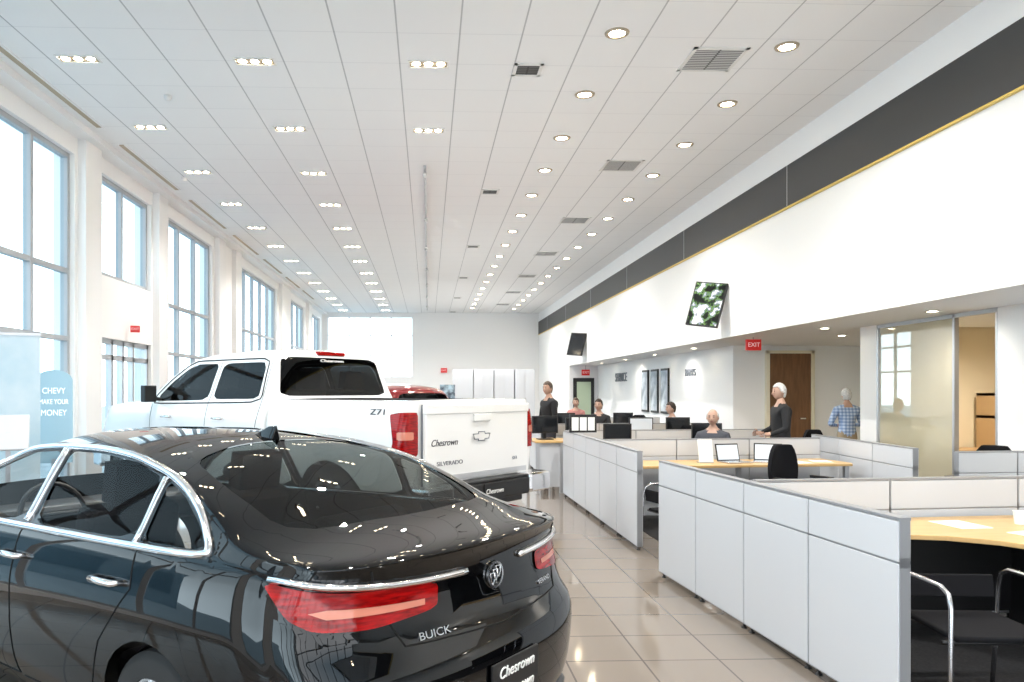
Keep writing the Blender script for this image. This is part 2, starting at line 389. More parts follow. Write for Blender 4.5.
for (x,y) in ((-3.35,9.9),(-4.35,13.7)):
    t=thing('dome_camera','small grey ceiling security dome','camera',(x,y,ZC)); bm=bmesh.new(); lathe(bm,[(.05,0),(.05,-.03),(.038,-.055),(.015,-.065)],seg=16); part('dome',bm,M['lampring'],t,smooth=True)
def exit_sign(x,y,z,rz=0,stem=0.,s=1.):
    t=thing('exit_sign','red illuminated exit sign box','sign',(x,y,z),rz)
    bm=bmesh.new(); lohi(bm,-.15*s,.15*s,-.03,.03,-.11*s,.11*s); part('housing',bm,M['exitred'],t,bevel=.006)
    text('EXIT',.12*s,M['signwhite'],t,frame_mtx((0,-.031,0),(0,-1,0)),name='lettering')
    if stem:
        bm=bmesh.new(); tube(bm,[(0,0,.11*s),(0,0,stem)],.012); part('stem',bm,M['alu'],t)
exit_sign(5.85,13.5,2.43,0,ZS-2.43,s=.9)
exit_sign(XL+.13,13.2,2.66,math.radians(20),s=.5)
exit_sign(5.95,28.6,2.30,0,ZS-2.30)
exit_sign(.75,36.9,2.6)
def tv(x,y,z,yaw,tilt,w,h,scr,roll=0.,arm=.3):
    t=thing('television','flat dark wall television tilted down on an arm','television',(x,y,z))
    t.rotation_euler=(tilt,roll,yaw)
    bm=bmesh.new(); lohi(bm,-w/2,w/2,0,.05,-h/2,h/2); part('bezel',bm,M['black'],t,bevel=.008)
    bm=bmesh.new(); lohi(bm,-w/2+.025,w/2-.025,-.004,0,-h/2+.025,h/2-.025); part('screen',bm,scr,t)
    bm=bmesh.new(); tube(bm,[(0,.05,0),(.01,arm*.6,.01),(.01,arm,.01)],.022); part('wall_arm',bm,M['black'],t)
tv(5.05,13.65,3.18,math.radians(-42),math.radians(-14),.60,.84,M['tv'],math.radians(9),.30)
tv(5.10,26.1,3.22,math.radians(-62),math.radians(-12),.80,.8,M['screen'],math.radians(5),.30)
o=thing('wall_lettering','grey raised letters on white wall','sign',(6.48,25.4,2.05))
text('SERVICE',.42,M['greyletters'],o,frame_mtx((0,0,0),(-1,0,0)),extrude=.015)
o=thing('wall_lettering','small grey raised letters on white wall','sign',(6.48,18.6,2.05))
text('PARTS',.26,M['greyletters'],o,frame_mtx((0,0,0),(-1,0,0)),extrude=.015)
for k in range(3):
    t=thing('wall_poster','tall dark framed display on white wall','poster',(6.47,20.6+k*.95,1.6),group='framed displays on the lounge wall')
    bm=bmesh.new(); lohi(bm,-.02,.02,-.33,.33,-.62,.62); part('frame',bm,M['black'],t)
    bm=bmesh.new(); lohi(bm,-.026,-.02,-.28,.28,-.56,.56); part('print',bm,noise_mat('print%d'%k,(.3,.36,.42),(.7,.75,.8),3),t)
t=None
for k in range(4):
    if t is None:
        t=thing('storage_cabinet','tall plain pale grey storage cabinet','cabinet',(1.5,33.0,0),group='tall pale cabinets by the back wall')
        bm=bmesh.new(); lohi(bm,-.43,.43,0,.6,.05,2.55); part('body',bm,M['tile'],t)
        for s in (-1,1):
            bm=bmesh.new(); lohi(bm,s*.215-.205,s*.215+.205,-.02,0,.08,2.52); d=part('door',bm,M['tile'],t)
            bm=bmesh.new(); lohi(bm,s*.03-.008,s*.03+.008,-.045,-.02,1.1,1.3); part('handle',bm,M['steel'],d)
    else: copy_tree(t,(1.5+k*.9,33.0,0))
t=thing('display_stand','blue and black upright brochure display stand','display stand',(.75,30,0))
bm=bmesh.new(); lohi(bm,-.3,.3,-.03,.03,.3,1.85); part('board',bm,noise_mat('stand_print',(.05,.07,.1),(.45,.6,.7),5),t)
bm=bmesh.new(); lohi(bm,-.3,.3,-.2,.2,0,.03); lohi(bm,-.03,.03,-.02,.02,0,.4); part('base',bm,M['black'],t)
# ------------------------------------------------------------ loft car bodies
def tab(pts):
    xs=[p[0] for p in pts]; ys=[p[1] for p in pts]; n=len(xs)
    d=[(ys[i+1]-ys[i])/(xs[i+1]-xs[i]) for i in range(n-1)]
    m=[d[0]]+[0 if d[i-1]*d[i]<=0 else 2*d[i-1]*d[i]/(d[i-1]+d[i]) for i in range(1,n-1)]+[d[-1]]
    def f(x):
        if x<=xs[0]: return ys[0]
        if x>=xs[-1]: return ys[-1]
        i=0
        while x>xs[i+1]: i+=1
        h=xs[i+1]-xs[i]; t=(x-xs[i])/h
        return (2*t**3-3*t*t+1)*ys[i]+(t**3-2*t*t+t)*h*m[i]+(-2*t**3+3*t*t)*ys[i+1]+(t**3-t*t)*h*m[i+1]
    return f
def loft(S):
    L=S['L']; nx=S.get('nx',110); n1,n2,nc=16,12,28
    zt,bl,wb,cr=S['ztop'],S['belt'],S['wbelt'],S['crown']; zb=S['zb']; bul=S['bulge']; R=S.get('R',1.3)
    def supe(c,a,n): 
        c=min(1,abs(c)); return a*(1-(1-c**n)**(1/n))
    def xm(x,c,z):
        xr=supe(c,S['ra'],S['rn'])+S['rprof'](z); xf=supe(c,S['fa'],S['fn'])+S['fprof'](z)
        return x+xr*max(0,1-x/R)**2-xf*max(0,1-(L-x)/R)**2
    def side(x,r):
        b=bl(x); z_t=zt(x); ze=max(z_t-cr(x),b+.012)
        if r<=n1:
            f=r/n1; z=zb+(b-zb)*f; y=wb(x)+bul(f)
        else:
            g=(r-n1)/n2; z=b+(ze-b)*g; y=wb(x)+bul(1)-S['inset']*min(1,g*5)*min(1,(ze-b)/.12)-S['tumb']*(z-b)-S.get('tcurve',0)*(z-b)**2
        return y,z,ze,max(z_t,ze+.001)
    bm=bmesh.new()
    X=[L*i/nx for i in range(nx+1)]
    Cs=[math.sin(math.pi/2*(-1+2*k/nc)) for k in range(nc+1)]
    def grid(g):
        vs=[[bm.verts.new(p) for p in row] for row in g]
        for i in range(len(vs)-1):
            for j in range(len(vs[0])-1):
                try: bm.faces.new((vs[i][j],vs[i+1][j],vs[i+1][j+1],vs[i][j+1]))
                except Exception: pass
    for s in (1,-1):
        g=[]
        for x in X:
            row=[]
            for r in range(n1+n2+1):
                y,z,_,_=side(x,r); row.append((xm(x,1,z),s*y,z))
            g.append(row)
        grid(g)
    g=[]
    for x in X:
        y,z,ze,ztt=side(x,n1+n2)
        g.append([(xm(x,c,ze),c*y,ztt-(ztt-ze)*abs(c)**2.4) for c in Cs])
    grid(g)
    g=[]
    for x in X:
        y,z,_,_=side(x,0); g.append([(xm(x,c,z),c*y,z) for c in Cs])
    grid(g)
    for x in (0,L):
        g=[]
        for r in range(n1+n2+1):
            y,z,ze,ztt=side(x,r); fr=((z-zb)/(ze-zb))**3
            g.append([(xm(x,c,z),c*y,z+(ztt-ze)*fr*(1-abs(c)**2.4)) for c in Cs])
        grid(g)
    bmesh.ops.remove_doubles(bm,verts=bm.verts[:],dist=.0008)
    bmesh.ops.smooth_vert(bm,verts=bm.verts[:],factor=.5,use_axis_x=True,use_axis_y=True,use_axis_z=True)
    bmesh.ops.smooth_vert(bm,verts=bm.verts[:],factor=.4,use_axis_x=True,use_axis_y=True,use_axis_z=True)
    bmesh.ops.recalc_face_normals(bm,faces=bm.faces[:]); bm.normal_update()
    f=max(bm.faces,key=lambda f:f.calc_center_median().z)
    if f.normal.z<0: bmesh.ops.reverse_faces(bm,faces=bm.faces[:]); bm.normal_update()
    return bm
def inpoly(p,poly):
    x,y=p; c=False; n=len(poly)
    for i in range(n):
        a,b=poly[i],poly[(i+1)%n]
        if (a[1]>y)!=(b[1]>y) and x<(b[0]-a[0])*(y-a[1])/(b[1]-a[1])+a[0]: c=not c
    return c
def rnd(poly,r=.25,it=2):
    for _ in range(it):
        o=[]
        for i in range(len(poly)):
            a,b=poly[i],poly[(i+1)%len(poly)]
            o.append((a[0]+(b[0]-a[0])*r,a[1]+(b[1]-a[1])*r)); o.append((a[0]+(b[0]-a[0])*(1-r),a[1]+(b[1]-a[1])*(1-r)))
        poly=o
    return poly
def cut(bm,poly,Ua,Va,F,thr=.15):
    Ua,Va,F=V(Ua).normalized(),V(Va).normalized(),V(F).normalized(); mg=.1
    u0=min(p[0] for p in poly)-mg;u1=max(p[0] for p in poly)+mg;v0=min(p[1] for p in poly)-mg;v1=max(p[1] for p in poly)+mg
    def sel(f):
        if f.normal.dot(F)<=thr: return False
        c=f.calc_center_median(); a=c.dot(Ua);b=c.dot(Va); return u0<a<u1 and v0<b<v1
    for i in range(len(poly)):
        a,b=poly[i],poly[(i+1)%len(poly)]
        A=Ua*a[0]+Va*a[1]; B=Ua*b[0]+Va*b[1]
        if (B-A).length<1e-5: continue
        no=(B-A).cross(F).normalized()
        fs=[f for f in bm.faces if sel(f)]
        mid=(A+B)/2; rad=(B-A).length/2+.12
        fs=[f for f in fs if ((lambda c:(Ua*c.dot(Ua)+Va*c.dot(Va)-mid).length<rad)(f.calc_center_median()))]
        ge=set(fs)
        for f in fs: ge.update(f.edges); ge.update(f.verts)
        bmesh.ops.bisect_plane(bm,geom=list(ge),dist=1e-6,plane_co=A,plane_no=no); bm.normal_update()
    return [f for f in bm.faces if sel(f) and inpoly((f.calc_center_median().dot(Ua),f.calc_center_median().dot(Va)),poly)]
def extract(bm,faces,off=0.,keep=False):
    b2=bmesh.new(); mp={}
    for f in faces:
        vs=[]
        for v in f.verts:
            if v not in mp: mp[v]=b2.verts.new(v.co+v.normal*off)
            vs.append(mp[v])
        try:
            nf=b2.faces.new(vs); nf.smooth=True
        except Exception: pass
    if not keep: bmesh.ops.delete(bm,geom=faces,context='FACES')
    bm.normal_update()
    return b2
def surf(bvh,mode,a,b):
    if mode=='L': o,d=V((a,3,b)),V((0,-1,0))
    elif mode=='R': o,d=V((a,-3,b)),V((0,1,0))
    elif mode=='B': o,d=V((-3,a,b)),V((1,0,0))
    elif mode=='F': o,d=V((9,a,b)),V((-1,0,0))
    else: o,d=V((a,b,4)),V((0,0,-1))
    h=bvh.ray_cast(o,d); return (h[0],h[1]) if h[0] is not None else (None,None)
def strip(bm,bvh,mode,pts,r,closed=False,step=.03,off=0.):
    P=[]; q=pts+[pts[0]] if closed else pts
    for i in range(len(q)-1):
        a,b=q[i],q[i+1]; l=math.hypot(b[0]-a[0],b[1]-a[1]); n=max(1,int(l/step))
        for k in range(n): P.append((a[0]+(b[0]-a[0])*k/n,a[1]+(b[1]-a[1])*k/n))
    if not closed: P.append(q[-1])
    R=[]
    for p in P:
        c,n=surf(bvh,mode,*p)
        if c is not None: R.append(c+n*off)
    if len(R)>2: tube(bm,R,r,6,closed)
def strip_part(name,bvh,mode,pts,r,m,parent,**k):
    bm=bmesh.new(); strip(bm,bvh,mode,pts,r,**k); return part(name,bm,m,parent,smooth=True)
def wheel(parent,x,y,r,w,side):
    t=bpy.data.objects.new('wheel',None); link(t,parent); t.location=(x,y,r)
    bm=bmesh.new(); h=w/2
    lathe(bm,[(r*.68,-h),(r*.9,-h),(r*.985,-h*.8),(r,-h*.4),(r,h*.4),(r*.985,h*.8),(r*.9,h),(r*.68,h)],axis='y',seg=48,closed=True); part('tyre',bm,M['rubber'],t,smooth='auto')
    bm=bmesh.new(); s=side
    lathe(bm,[(r*.69,-h*.9),(r*.69,h*.9),(r*.64,h*.9),(r*.62,h*.3),(r*.62,-h*.9)],axis='y',seg=40,closed=True)
    for k in range(5):
        a=k*2*math.pi/5+.3
        for da in (-.09,.09):
            tube(bm,[(math.cos(a)*r*.1,s*h*.6,math.sin(a)*r*.1),(math.cos(a+da)*r*.4,s*h*.72,math.sin(a+da)*r*.4),(math.cos(a+da*1.6)*r*.66,s*h*.75,math.sin(a+da*1.6)*r*.66)],[.03,.024,.022],6)
    lathe(bm,[(.055,s*h*.4),(.06,s*h*.7),(.03,s*h*.8)],axis='y',seg=20)
    part('rim',bm,M['steel'],t,smooth='auto')
    bm=bmesh.new(); lathe(bm,[(r*.5,-.01),(r*.5,.01)],axis='y',seg=32); part('brake_disc',bm,M['steel'],t)
def circ(cx,cz,r,n=28,zmin=None):
    return [(cx+r*math.cos(2*math.pi*k/n),cz+r*math.sin(2*math.pi*k/n)) for k in range(n)]
def wells(parent,xs,yo,r):
    for x in xs:
        for s in (1,-1):
            bm=bmesh.new(); rings=[]
            for yy in (s*yo,s*(yo-.32)):
                rings.append([bm.verts.new((x+r*math.cos(math.pi*k/16),yy,.3+r*math.sin(math.pi*k/16))) for k in range(17)])
            for k in range(16): bm.faces.new((rings[0][k],rings[0][k+1],rings[1][k+1],rings[1][k]))
            c=rings[1]; bm.faces.new(c)
            part('wheel_well',bm,M['black'],parent)
def seat(parent,x,y,w=.5,head=True,m=None,z=.32):
    m=m or M['blackf']
    bm=bmesh.new()
    bbox(bm,(x+.1,y,z+.08),(.52,w,.16)); bbox(bm,(x-.22,y,z+.42),(.16,w,.62),ry=math.radians(-14))
    s=part('seat',bm,m,parent,bevel=.05)
    if head:
        bm=bmesh.new(); bbox(bm,(x-.33,y,z+.83),(.11,.28,.2),ry=math.radians(-10)); tube(bm,[(x-.31,y-.06,z+.7),(x-.32,y-.06,z+.8)],.008); tube(bm,[(x-.31,y+.06,z+.7),(x-.32,y+.06,z+.8)],.008)
        part('headrest',bm,m,parent,bevel=.04)
def place_car(xc,d): 
    x,y=W(xc,d); return (x,y,0)
# ---- black sedan (heading 53 deg left of the view axis)
car=thing('car','glossy black sedan with chrome window trim parked on tiles','car',place_car(.225,2.89),math.radians(141))
S=dict(L=4.67,nx=120,zb=.19,
 ztop=tab([(0,1.04),(.08,1.052),(.25,1.06),(.40,1.075),(.55,1.12),(.80,1.22),(1.12,1.32),(1.45,1.375),(1.9,1.405),(2.35,1.40),(2.7,1.335),(3.07,1.19),(3.42,1.035),(3.62,1.00),(4.1,.95),(4.45,.86),(4.67,.72)]),
 belt=tab([(0,.965),(.4,.985),(1.0,.985),(2.5,.94),(3.5,.90),(4.2,.82),(4.67,.66)]),
 wbelt=tab([(0,.80),(.4,.835),(.9,.86),(2.3,.87),(3.4,.86),(4.1,.84),(4.67,.78)]),
 crown=tab([(0,.03),(.4,.035),(.6,.06),(1.3,.065),(2.2,.065),(2.8,.10),(3.4,.07),(4.67,.08)]),
 bulge=tab([(0,-.10),(.1,-.04),(.3,.015),(.55,.038),(.75,.035),(.84,.018),(.92,.008),(1,-.012)]),
 inset=.022,tumb=.46,tcurve=.25,ra=.36,rn=2.4,fa=.5,fn=2.2,
 rprof=tab([(.19,.14),(.28,.05),(.4,.01),(.62,0),(.68,.015),(.71,.065),(.8,.085),(.92,.10),(.99,.07),(1.05,.01)]),
 fprof=tab([(.19,.12),(.3,.02),(.5,0),(.66,.08)]))
bm=loft(S); bvh=BVHTree.FromBMesh(bm)
win_q=[(1.19,1.02),(1.19,1.240),(1.04,1.190),(.90,1.112),(.80,1.045),(.86,1.023)]
win_r=[(1.25,1.018),(2.08,1.0),(2.10,1.312),(1.8,1.315),(1.5,1.295),(1.25,1.250)]
win_f=[(2.18,.998),(3.18,.97),(3.10,1.03),(2.87,1.145),(2.65,1.235),(2.45,1.290),(2.18,1.310)]
glass_parts=[]
for s in (1,-1):
    for wp,nm in ((win_q,'quarter_window'),(win_r,'rear_door_window'),(win_f,'front_door_window')):
        fs=cut(bm,rnd(wp,.12,2),(1,0,0),(0,0,1),(0,s,0),.3)
        glass_parts.append((nm,extract(bm,fs,-.006),'cglass'))
bl=rnd([(.54,-.61),(.46,0),(.54,.61),(.98,.61),(1.24,.55),(1.33,.3),(1.35,0),(1.33,-.3),(1.24,-.55),(.98,-.61)],.2,2)
glass_parts.append(('rear_window',extract(bm,cut(bm,bl,(1,0,0),(0,1,0),(0,0,1),.2),-.004),'rglass'))
wl=rnd([(2.66,-.55),(2.64,0),(2.66,.55),(3.0,.66),(3.3,.70),(3.37,0),(3.3,-.70),(3.0,-.66)],.2,2)
glass_parts.append(('windscreen',extract(bm,cut(bm,wl,(1,0,0),(0,1,0),(0,0,1),.2),-.004),'cglass'))
lens=[]
for s in (1,-1):
    q=.8; w_=.6
    Ua=(q,s*w_,0); F=(-w_,s*q,0)
    lp=rnd([(.29,.838),(.29,.928),(.60,.938),(.83,.958),(.86,.948),(.77,.855),(.68,.82),(.5,.812)],.12,2)
    fs=cut(bm,lp,Ua,(0,0,1),F,-.2)
    b2=extract(bm,fs,.006)
    st=[(.33,.858),(.33,.878),(.64,.888),(.70,.878),(.64,.858)]
    b2.normal_update()
    fs2=cut(b2,st,Ua,(0,0,1),F,-.2)
    b3=extract(b2,fs2,.002)
    lens.append((b2,b3))
for x in (1.03,3.715):
    for s in (1,-1):
        fs=cut(bm,circ(x,.34,.335),(1,0,0),(0,0,1),(0,s,0),-.1)
        fs=[f for f in fs if s*f.calc_center_median().y>.3]
        bmesh.ops.delete(bm,geom=fs,context='FACES'); bm.normal_update()
body=part('body',bm,M['carblack'],car,smooth=True)
for nm,b,g_ in glass_parts:
    part(nm,b,M[g_],car,smooth=True)
for b2,b3 in lens:
    tl=part('tail_light',b2,M['redlens'],car,smooth=True); part('reflector',b3,M['clearlens'],tl,smooth=True)
seam=mat('seam',(.001,.001,.001),.9)
for mode in ('L','R'):
    out=[(.76,1.018),(.88,1.005),(2.2,.978),(3.22,.952),(3.12,1.02),(2.88,1.165),(2.66,1.258),(2.45,1.313),(2.15,1.333),(1.8,1.336),(1.5,1.316),(1.20,1.265),(1.03,1.212),(.88,1.134)]
    strip_part('chrome_window_trim',bvh,mode,rnd(out,.2,2),.019,M['chrome'],car,closed=True)
    strip_part('door_pillar',bvh,mode,[(2.14,1.0),(2.14,1.32)],.022,M['chrome'],car)
    strip_part('quarter_divider',bvh,mode,[(1.22,1.01),(1.22,1.25)],.014,M['chrome'],car)
    strip_part('panel_seam',bvh,mode,[(2.14,.98),(2.13,.6),(2.16,.3),(3.25,.28),(3.32,.6),(3.25,.9)],.0035,seam,car)
    strip_part('panel_seam',bvh,mode,[(1.18,1.0),(1.16,.85),(1.36,.62),(1.50,.3),(2.13,.29)],.0035,seam,car)
strip_part('panel_seam',bvh,'B',[(-.60,1.0),(-.56,.86),(-.50,.74),(0,.715),(.50,.74),(.56,.86),(.60,1.0)],.004,seam,car)
for s in (1,-1): strip_part('chrome_boot_trim',bvh,'B',[(s*.18,.938),(s*.4,.943),(s*.60,.951),(s*.72,.960),(s*.79,.968)],.014,M['chrome'],car,off=.006)
for s in (1,-1):
    for x in (2.03,1.22):
        c,n=surf(bvh,'L' if s>0 else 'R',x+.08,.86)
        bm=bmesh.new(); tube(bm,[(x,c.y-s*.005,.862),(x+.02,c.y+s*.035,.864),(x+.1,c.y+s*.04,.864),(x+.17,c.y+s*.035,.862),(x+.19,c.y-s*.005,.86)],[.012,.014,.015,.014,.012],8)
        part('door_handle',bm,M['chrome'],car,smooth=True)
    bm=bmesh.new(); ellipsoid(bm,(3.02,s*1.0,1.02),(.07,.11,.075),2); tube(bm,[(3.04,s*.84,.96),(3.02,s*.95,.99)],.025); part('door_mirror',bm,M['carblack'],car,smooth=True)
c,n=surf(bvh,'T',1.40,0)
bm=bmesh.new(); fv=[]
for (x,z,w) in ((-.02,0,.03),(.06,0,.035),(.19,0,.012)): fv.append((bm.verts.new((c.x+x,w,c.z+z-.012)),bm.verts.new((c.x+x,-w,c.z+z-.012))))
tp=[bm.verts.new((c.x-.03,0,c.z+.065)),bm.verts.new((c.x+.03,0,c.z+.06))]
bm.faces.new((fv[0][0],fv[0][1],tp[0])); bm.faces.new((fv[0][0],tp[0],tp[1],fv[1][0])); bm.faces.new((fv[0][1],fv[1][1],tp[1],tp[0])); bm.faces.new((fv[1][0],tp[1],fv[2][0])); bm.faces.new((fv[1][1],fv[2][1],tp[1])); bm.faces.new((fv[2][0],tp[1],fv[2][1]))
part('antenna',bm,M['carblack'],car,smooth='auto',bevel=.006)
c,n=surf(bvh,'B',0,.89); mt=frame_mtx(c+n*.004,n)
bm=bmesh.new(); lathe(bm,[(.043,0),(.043,.008),(.052,.008),(.052,0)],seg=32,M4=mt,closed=True)
for k in (-1,0,1):
    pts=[(-.013,.020),(.013,.020),(.013,-.004),(0,-.024),(-.013,-.004)]
    pp=[mt@V((a+k*.019,b+.012*k,.006)) for a,b in pts]; tube(bm,pp,.003,6,True)
part('badge',bm,M['chrome'],car,smooth='auto')
def stext(bvh,mode,a,b,body_,size,m,par,**k):
    c,n=surf(bvh,mode,a,b); return text(body_,size,m,par,frame_mtx(c+n*.003,n),extrude=.003,**k)
stext(bvh,'B',.37,.755,'BUICK',.038,M['chrome'],car,squash=1.35,name='lettering')
stext(bvh,'B',-.40,.79,'VERANO',.028,M['chrome'],car,squash=1.2,name='lettering')
bm=bmesh.new(); lohi(bm,-.012,.0,-.16,.16,.44,.60); pl=part('licence_plate',bm,M['black'],car,bevel=.004)
text('Chesrown',.058,M['paper'],pl,frame_mtx((-.014,0,.557),(-1,0,0)),shear=.25); text('Chesrown',.056,M['paper'],pl,frame_mtx((-.014,0,.48),(-1,0,0)),shear=.25)
strip_part('rear_valance',bvh,'B',[(-.6,.30),(0,.29),(.6,.30)],.03,M['trimgrey'],car)
for x in (1.03,3.715):
    for s in (1,-1): wheel(car,x,s*.77,.315,.20,s)
wells(car,(1.03,3.715),.80,.345)
for y in (.37,-.37): seat(car,2.33,y)
seat(car,1.38,.33,.6,head=False,z=.27); seat(car,1.38,-.33,.6,head=False,z=.27)
bm=bmesh.new(); lohi(bm,2.95,3.3,-.7,.7,.75,.93); part('dashboard',bm,M['black'],car,bevel=.05)
bm=bmesh.new(); lohi(bm,.5,1.0,-.6,.6,.90,.94); part('parcel_shelf',bm,M['black'],car)
bm=bmesh.new(); tube(bm,[(2.85+.06*math.cos(a),.37+.18*math.sin(a),.9+.17*math.cos(a)) for a in [2*math.pi*k/24 for k in range(24)]],.014,8,True); tube(bm,[(2.85,.2,.9),(2.86,.54,.9)],.012); part('steering_wheel',bm,M['black'],car,smooth=True)
# ---- white pickup truck
trk=thing('pickup_truck','white crew-cab pickup truck with dark windows','pickup truck',place_car(.215,7.62),math.radians(138.5))
trk.scale=(1.04,1.05,1.03)
CB=1.98
Sc=dict(L=3.90,nx=110,zb=.50,R=.8,
 ztop=tab([(0,1.98),(.15,2.01),(.6,2.045),(1.2,2.035),(1.6,2.0),(1.9,1.89),(2.2,1.69),(2.45,1.53),(2.6,1.50),(3.2,1.45),(3.65,1.38),(3.9,1.2)]),
 belt=tab([(0,1.40),(2.2,1.40),(3.0,1.38),(3.6,1.30),(3.9,1.12)]),
 wbelt=tab([(0,.97),(2.2,.97),(3.2,.97),(3.9,.90)]),
 crown=tab([(0,.06),(1.3,.06),(2.0,.08),(2.4,.07),(3.9,.08)]),
 bulge=tab([(0,-.05),(.15,0),(.5,.035),(.8,.03),(.9,.01),(1,-.01)]),
 inset=.02,tumb=.30,tcurve=.15,ra=.05,rn=4,fa=.28,fn=2.4,
 rprof=tab([(.5,0),(1.4,0),(1.5,.02),(2.0,.14)]),fprof=tab([(.5,.1),(.65,0),(1.1,.02),(1.2,.05)]))
bm=loft(Sc); bvt=BVHTree.FromBMesh(bm); gp=[]
wr=[(.20,1.47),(1.04,1.46),(1.04,1.87),(.30,1.87),(.24,1.8)]
wf=[(1.14,1.45),(2.18,1.43),(2.19,1.50),(2.0,1.66),(1.76,1.81),(1.6,1.87),(1.14,1.87)]
for s in (1,-1):
    for p_,nm in ((wr,'rear_door_window'),(wf,'front_door_window')):
        gp.append((nm,extract(bm,cut(bm,rnd(p_,.1,2),(1,0,0),(0,0,1),(0,s,0),.3),-.006)))
gp.append(('rear_window',extract(bm,cut(bm,rnd([(-.78,1.50),(.78,1.50),(.69,1.93),(-.69,1.93)],.08,2),(0,1,0),(0,0,1),(-1,0,0),.3),-.006)))
gp.append(('windscreen',extract(bm,cut(bm,rnd([(1.75,-.62),(1.73,0),(1.75,.62),(2.32,.74),(2.38,0),(2.32,-.74)],.15,2),(1,0,0),(0,1,0),(0,0,1),.2),-.006)))
for s in (1,-1):
    fs=cut(bm,circ(2.95,.42,.46),(1,0,0),(0,0,1),(0,s,0),-.1); fs=[f for f in fs if s*f.calc_center_median().y>.3]
    bmesh.ops.delete(bm,geom=fs,context='FACES')
cab=bpy.data.objects.new('cab',None); link(cab,trk); cab.location=(CB,0,0)
part('cab_body',bm,M['carwhite'],cab,smooth=True)
for nm,b in gp: part(nm,b,M['tglass'],cab,smooth=True)
stext(bvt,'B',0,1.895,'Chesrown',.045,M['paper'],cab,squash=1.8,name='lettering')
sg=mat('seam_grey',(.08,.08,.08),.9)
for md in ('L','R'):
    for pp in ([(1.09,1.88),(1.09,.6),(1.09,.55)],[(.16,1.88),(.12,1.4),(.2,.9),(.3,.6)],[(2.28,1.4),(2.26,.6)]): strip_part('panel_seam',bvt,md,pp,.004,sg,cab)
    strip_part('window_seal',bvt,md,rnd([(.14,1.435),(2.26,1.40),(2.26,1.5),(2.03,1.69),(1.78,1.85),(1.6,1.91),(.22,1.91)],.08,2),.009,M['black'],cab,closed=True)
bm=bmesh.new(); bbox(bm,(.13,0,1.978),(.05,.40,.045)); part('brake_light',bm,M['redlens'],cab,bevel=.01)
for s in (1,-1):
    bm=bmesh.new(); bbox(bm,(2.15,s*1.08,1.52),(.10,.15,.2)); tube(bm,[(2.15,s*.92,1.45),(2.15,s*1.05,1.47)],.025); part('door_mirror',bm,M['black'],cab,bevel=.03)
    for x in (1.0,2.05):
        bm=bmesh.new(); yy=s*1.005; tube(bm,[(x-.28,yy-s*.02,1.25),(x-.27,yy+s*.03,1.25),(x-.1,yy+s*.03,1.25),(x-.09,yy-s*.02,1.25)],.014,8); part('door_handle',bm,M['chrome'],cab,smooth=True)
for y in (.42,-.42): seat(cab,1.35,y,.55,z=.85)
seat(cab,.5,.35,.6,z=.85); seat(cab,.5,-.35,.6,z=.85)
bm=bmesh.new(); bbox(bm,(3.86,0,.98),(.08,1.3,.42)); part('grille',bm,M['chrome'],cab,bevel=.03)
bm=bmesh.new(); bbox(bm,(3.88,0,.65),(.22,1.8,.26)); part('front_bumper',bm,M['chrome'],cab,bevel=.05)
Sb=dict(L=1.95,nx=50,zb=.60,R=.5,ztop=tab([(0,1.475),(1.95,1.475)]),belt=tab([(0,1.38),(1.95,1.38)]),wbelt=tab([(0,.955),(1.95,.97)]),
 crown=tab([(0,.01),(1.95,.01)]),bulge=tab([(0,-.03),(.15,.01),(.5,.04),(.8,.03),(.9,.01),(1,-.005)]),inset=.01,tumb=.2,ra=.06,rn=5,fa=.0,fn=4,
 rprof=tab([(.6,.02),(1.3,.0),(1.47,.02)]),fprof=tab([(.5,0),(1.5,0)]))
bm=loft(Sb); bvb=BVHTree.FromBMesh(bm)
fs=cut(bm,[(.07,-.86),(1.90,-.86),(1.90,.86),(.07,.86)],(1,0,0),(0,1,0),(0,0,1),.5); bmesh.ops.delete(bm,geom=fs,context='FACES'); bm.normal_update()
for s in (1,-1):
    fs=cut(bm,circ(1.02,.42,.47),(1,0,0),(0,0,1),(0,s,0),-.1); fs=[f for f in fs if s*f.calc_center_median().y>.3]
    bmesh.ops.delete(bm,geom=fs,context='FACES'); bm.normal_update()
tls=[]
for s in (1,-1):
    Ua=(.75,s*.66,0); F=(-.66,s*.75,0)
    fs=cut(bm,rnd([(.555,.965),(.555,1.36),(.70,1.36),(.79,1.34),(.76,1.10),(.79,.965)],.08,2),Ua,(0,0,1),F,-.1)
    fs=[f for f in fs if s*f.calc_center_median().y>.5]
    b2=extract(bm,fs,.012); b2.normal_update()
    fs2=cut(b2,rnd([(.585,1.12),(.585,1.19),(.73,1.19),(.73,1.12)],.1,1),Ua,(0,0,1),F,-.1)
    tls.append((b2,extract(b2,fs2,.002)))
bed=bpy.data.objects.new('cargo_bed',None); link(bed,trk)
part('bed_side',bm,M['carwhite'],bed,smooth=True)
for b,b3 in tls:
    o=part('tail_light',b,M['redlens'],bed,smooth=True); part('reflector',b3,M['clearlens'],o,smooth=True)
bm=bmesh.new(); lohi(bm,.07,1.9,-.86,.86,.82,.85); lohi(bm,.07,1.9,.85,.87,.82,1.465); lohi(bm,.07,1.9,-.87,-.85,.82,1.465); lohi(bm,.07,.09,-.86,.86,.82,1.465); lohi(bm,1.88,1.9,-.86,.86,.82,1.465); part('bed_liner',bm,M['trimgrey'],bed)
bm=bmesh.new(); bbox(bm,(.0,0,1.06),(.04,1.58,.70)); bbox(bm,(-.008,0,1.385),(.05,1.59,.09)); tg=part('tailgate',bm,M['carwhite'],bed,bevel=.012); tg.location=(-.035,0,0)
bm=bmesh.new(); bbox(bm,(.024,0,1.07),(.006,1.592,.72)); part('tailgate_gap',bm,M['greyletters'],tg)
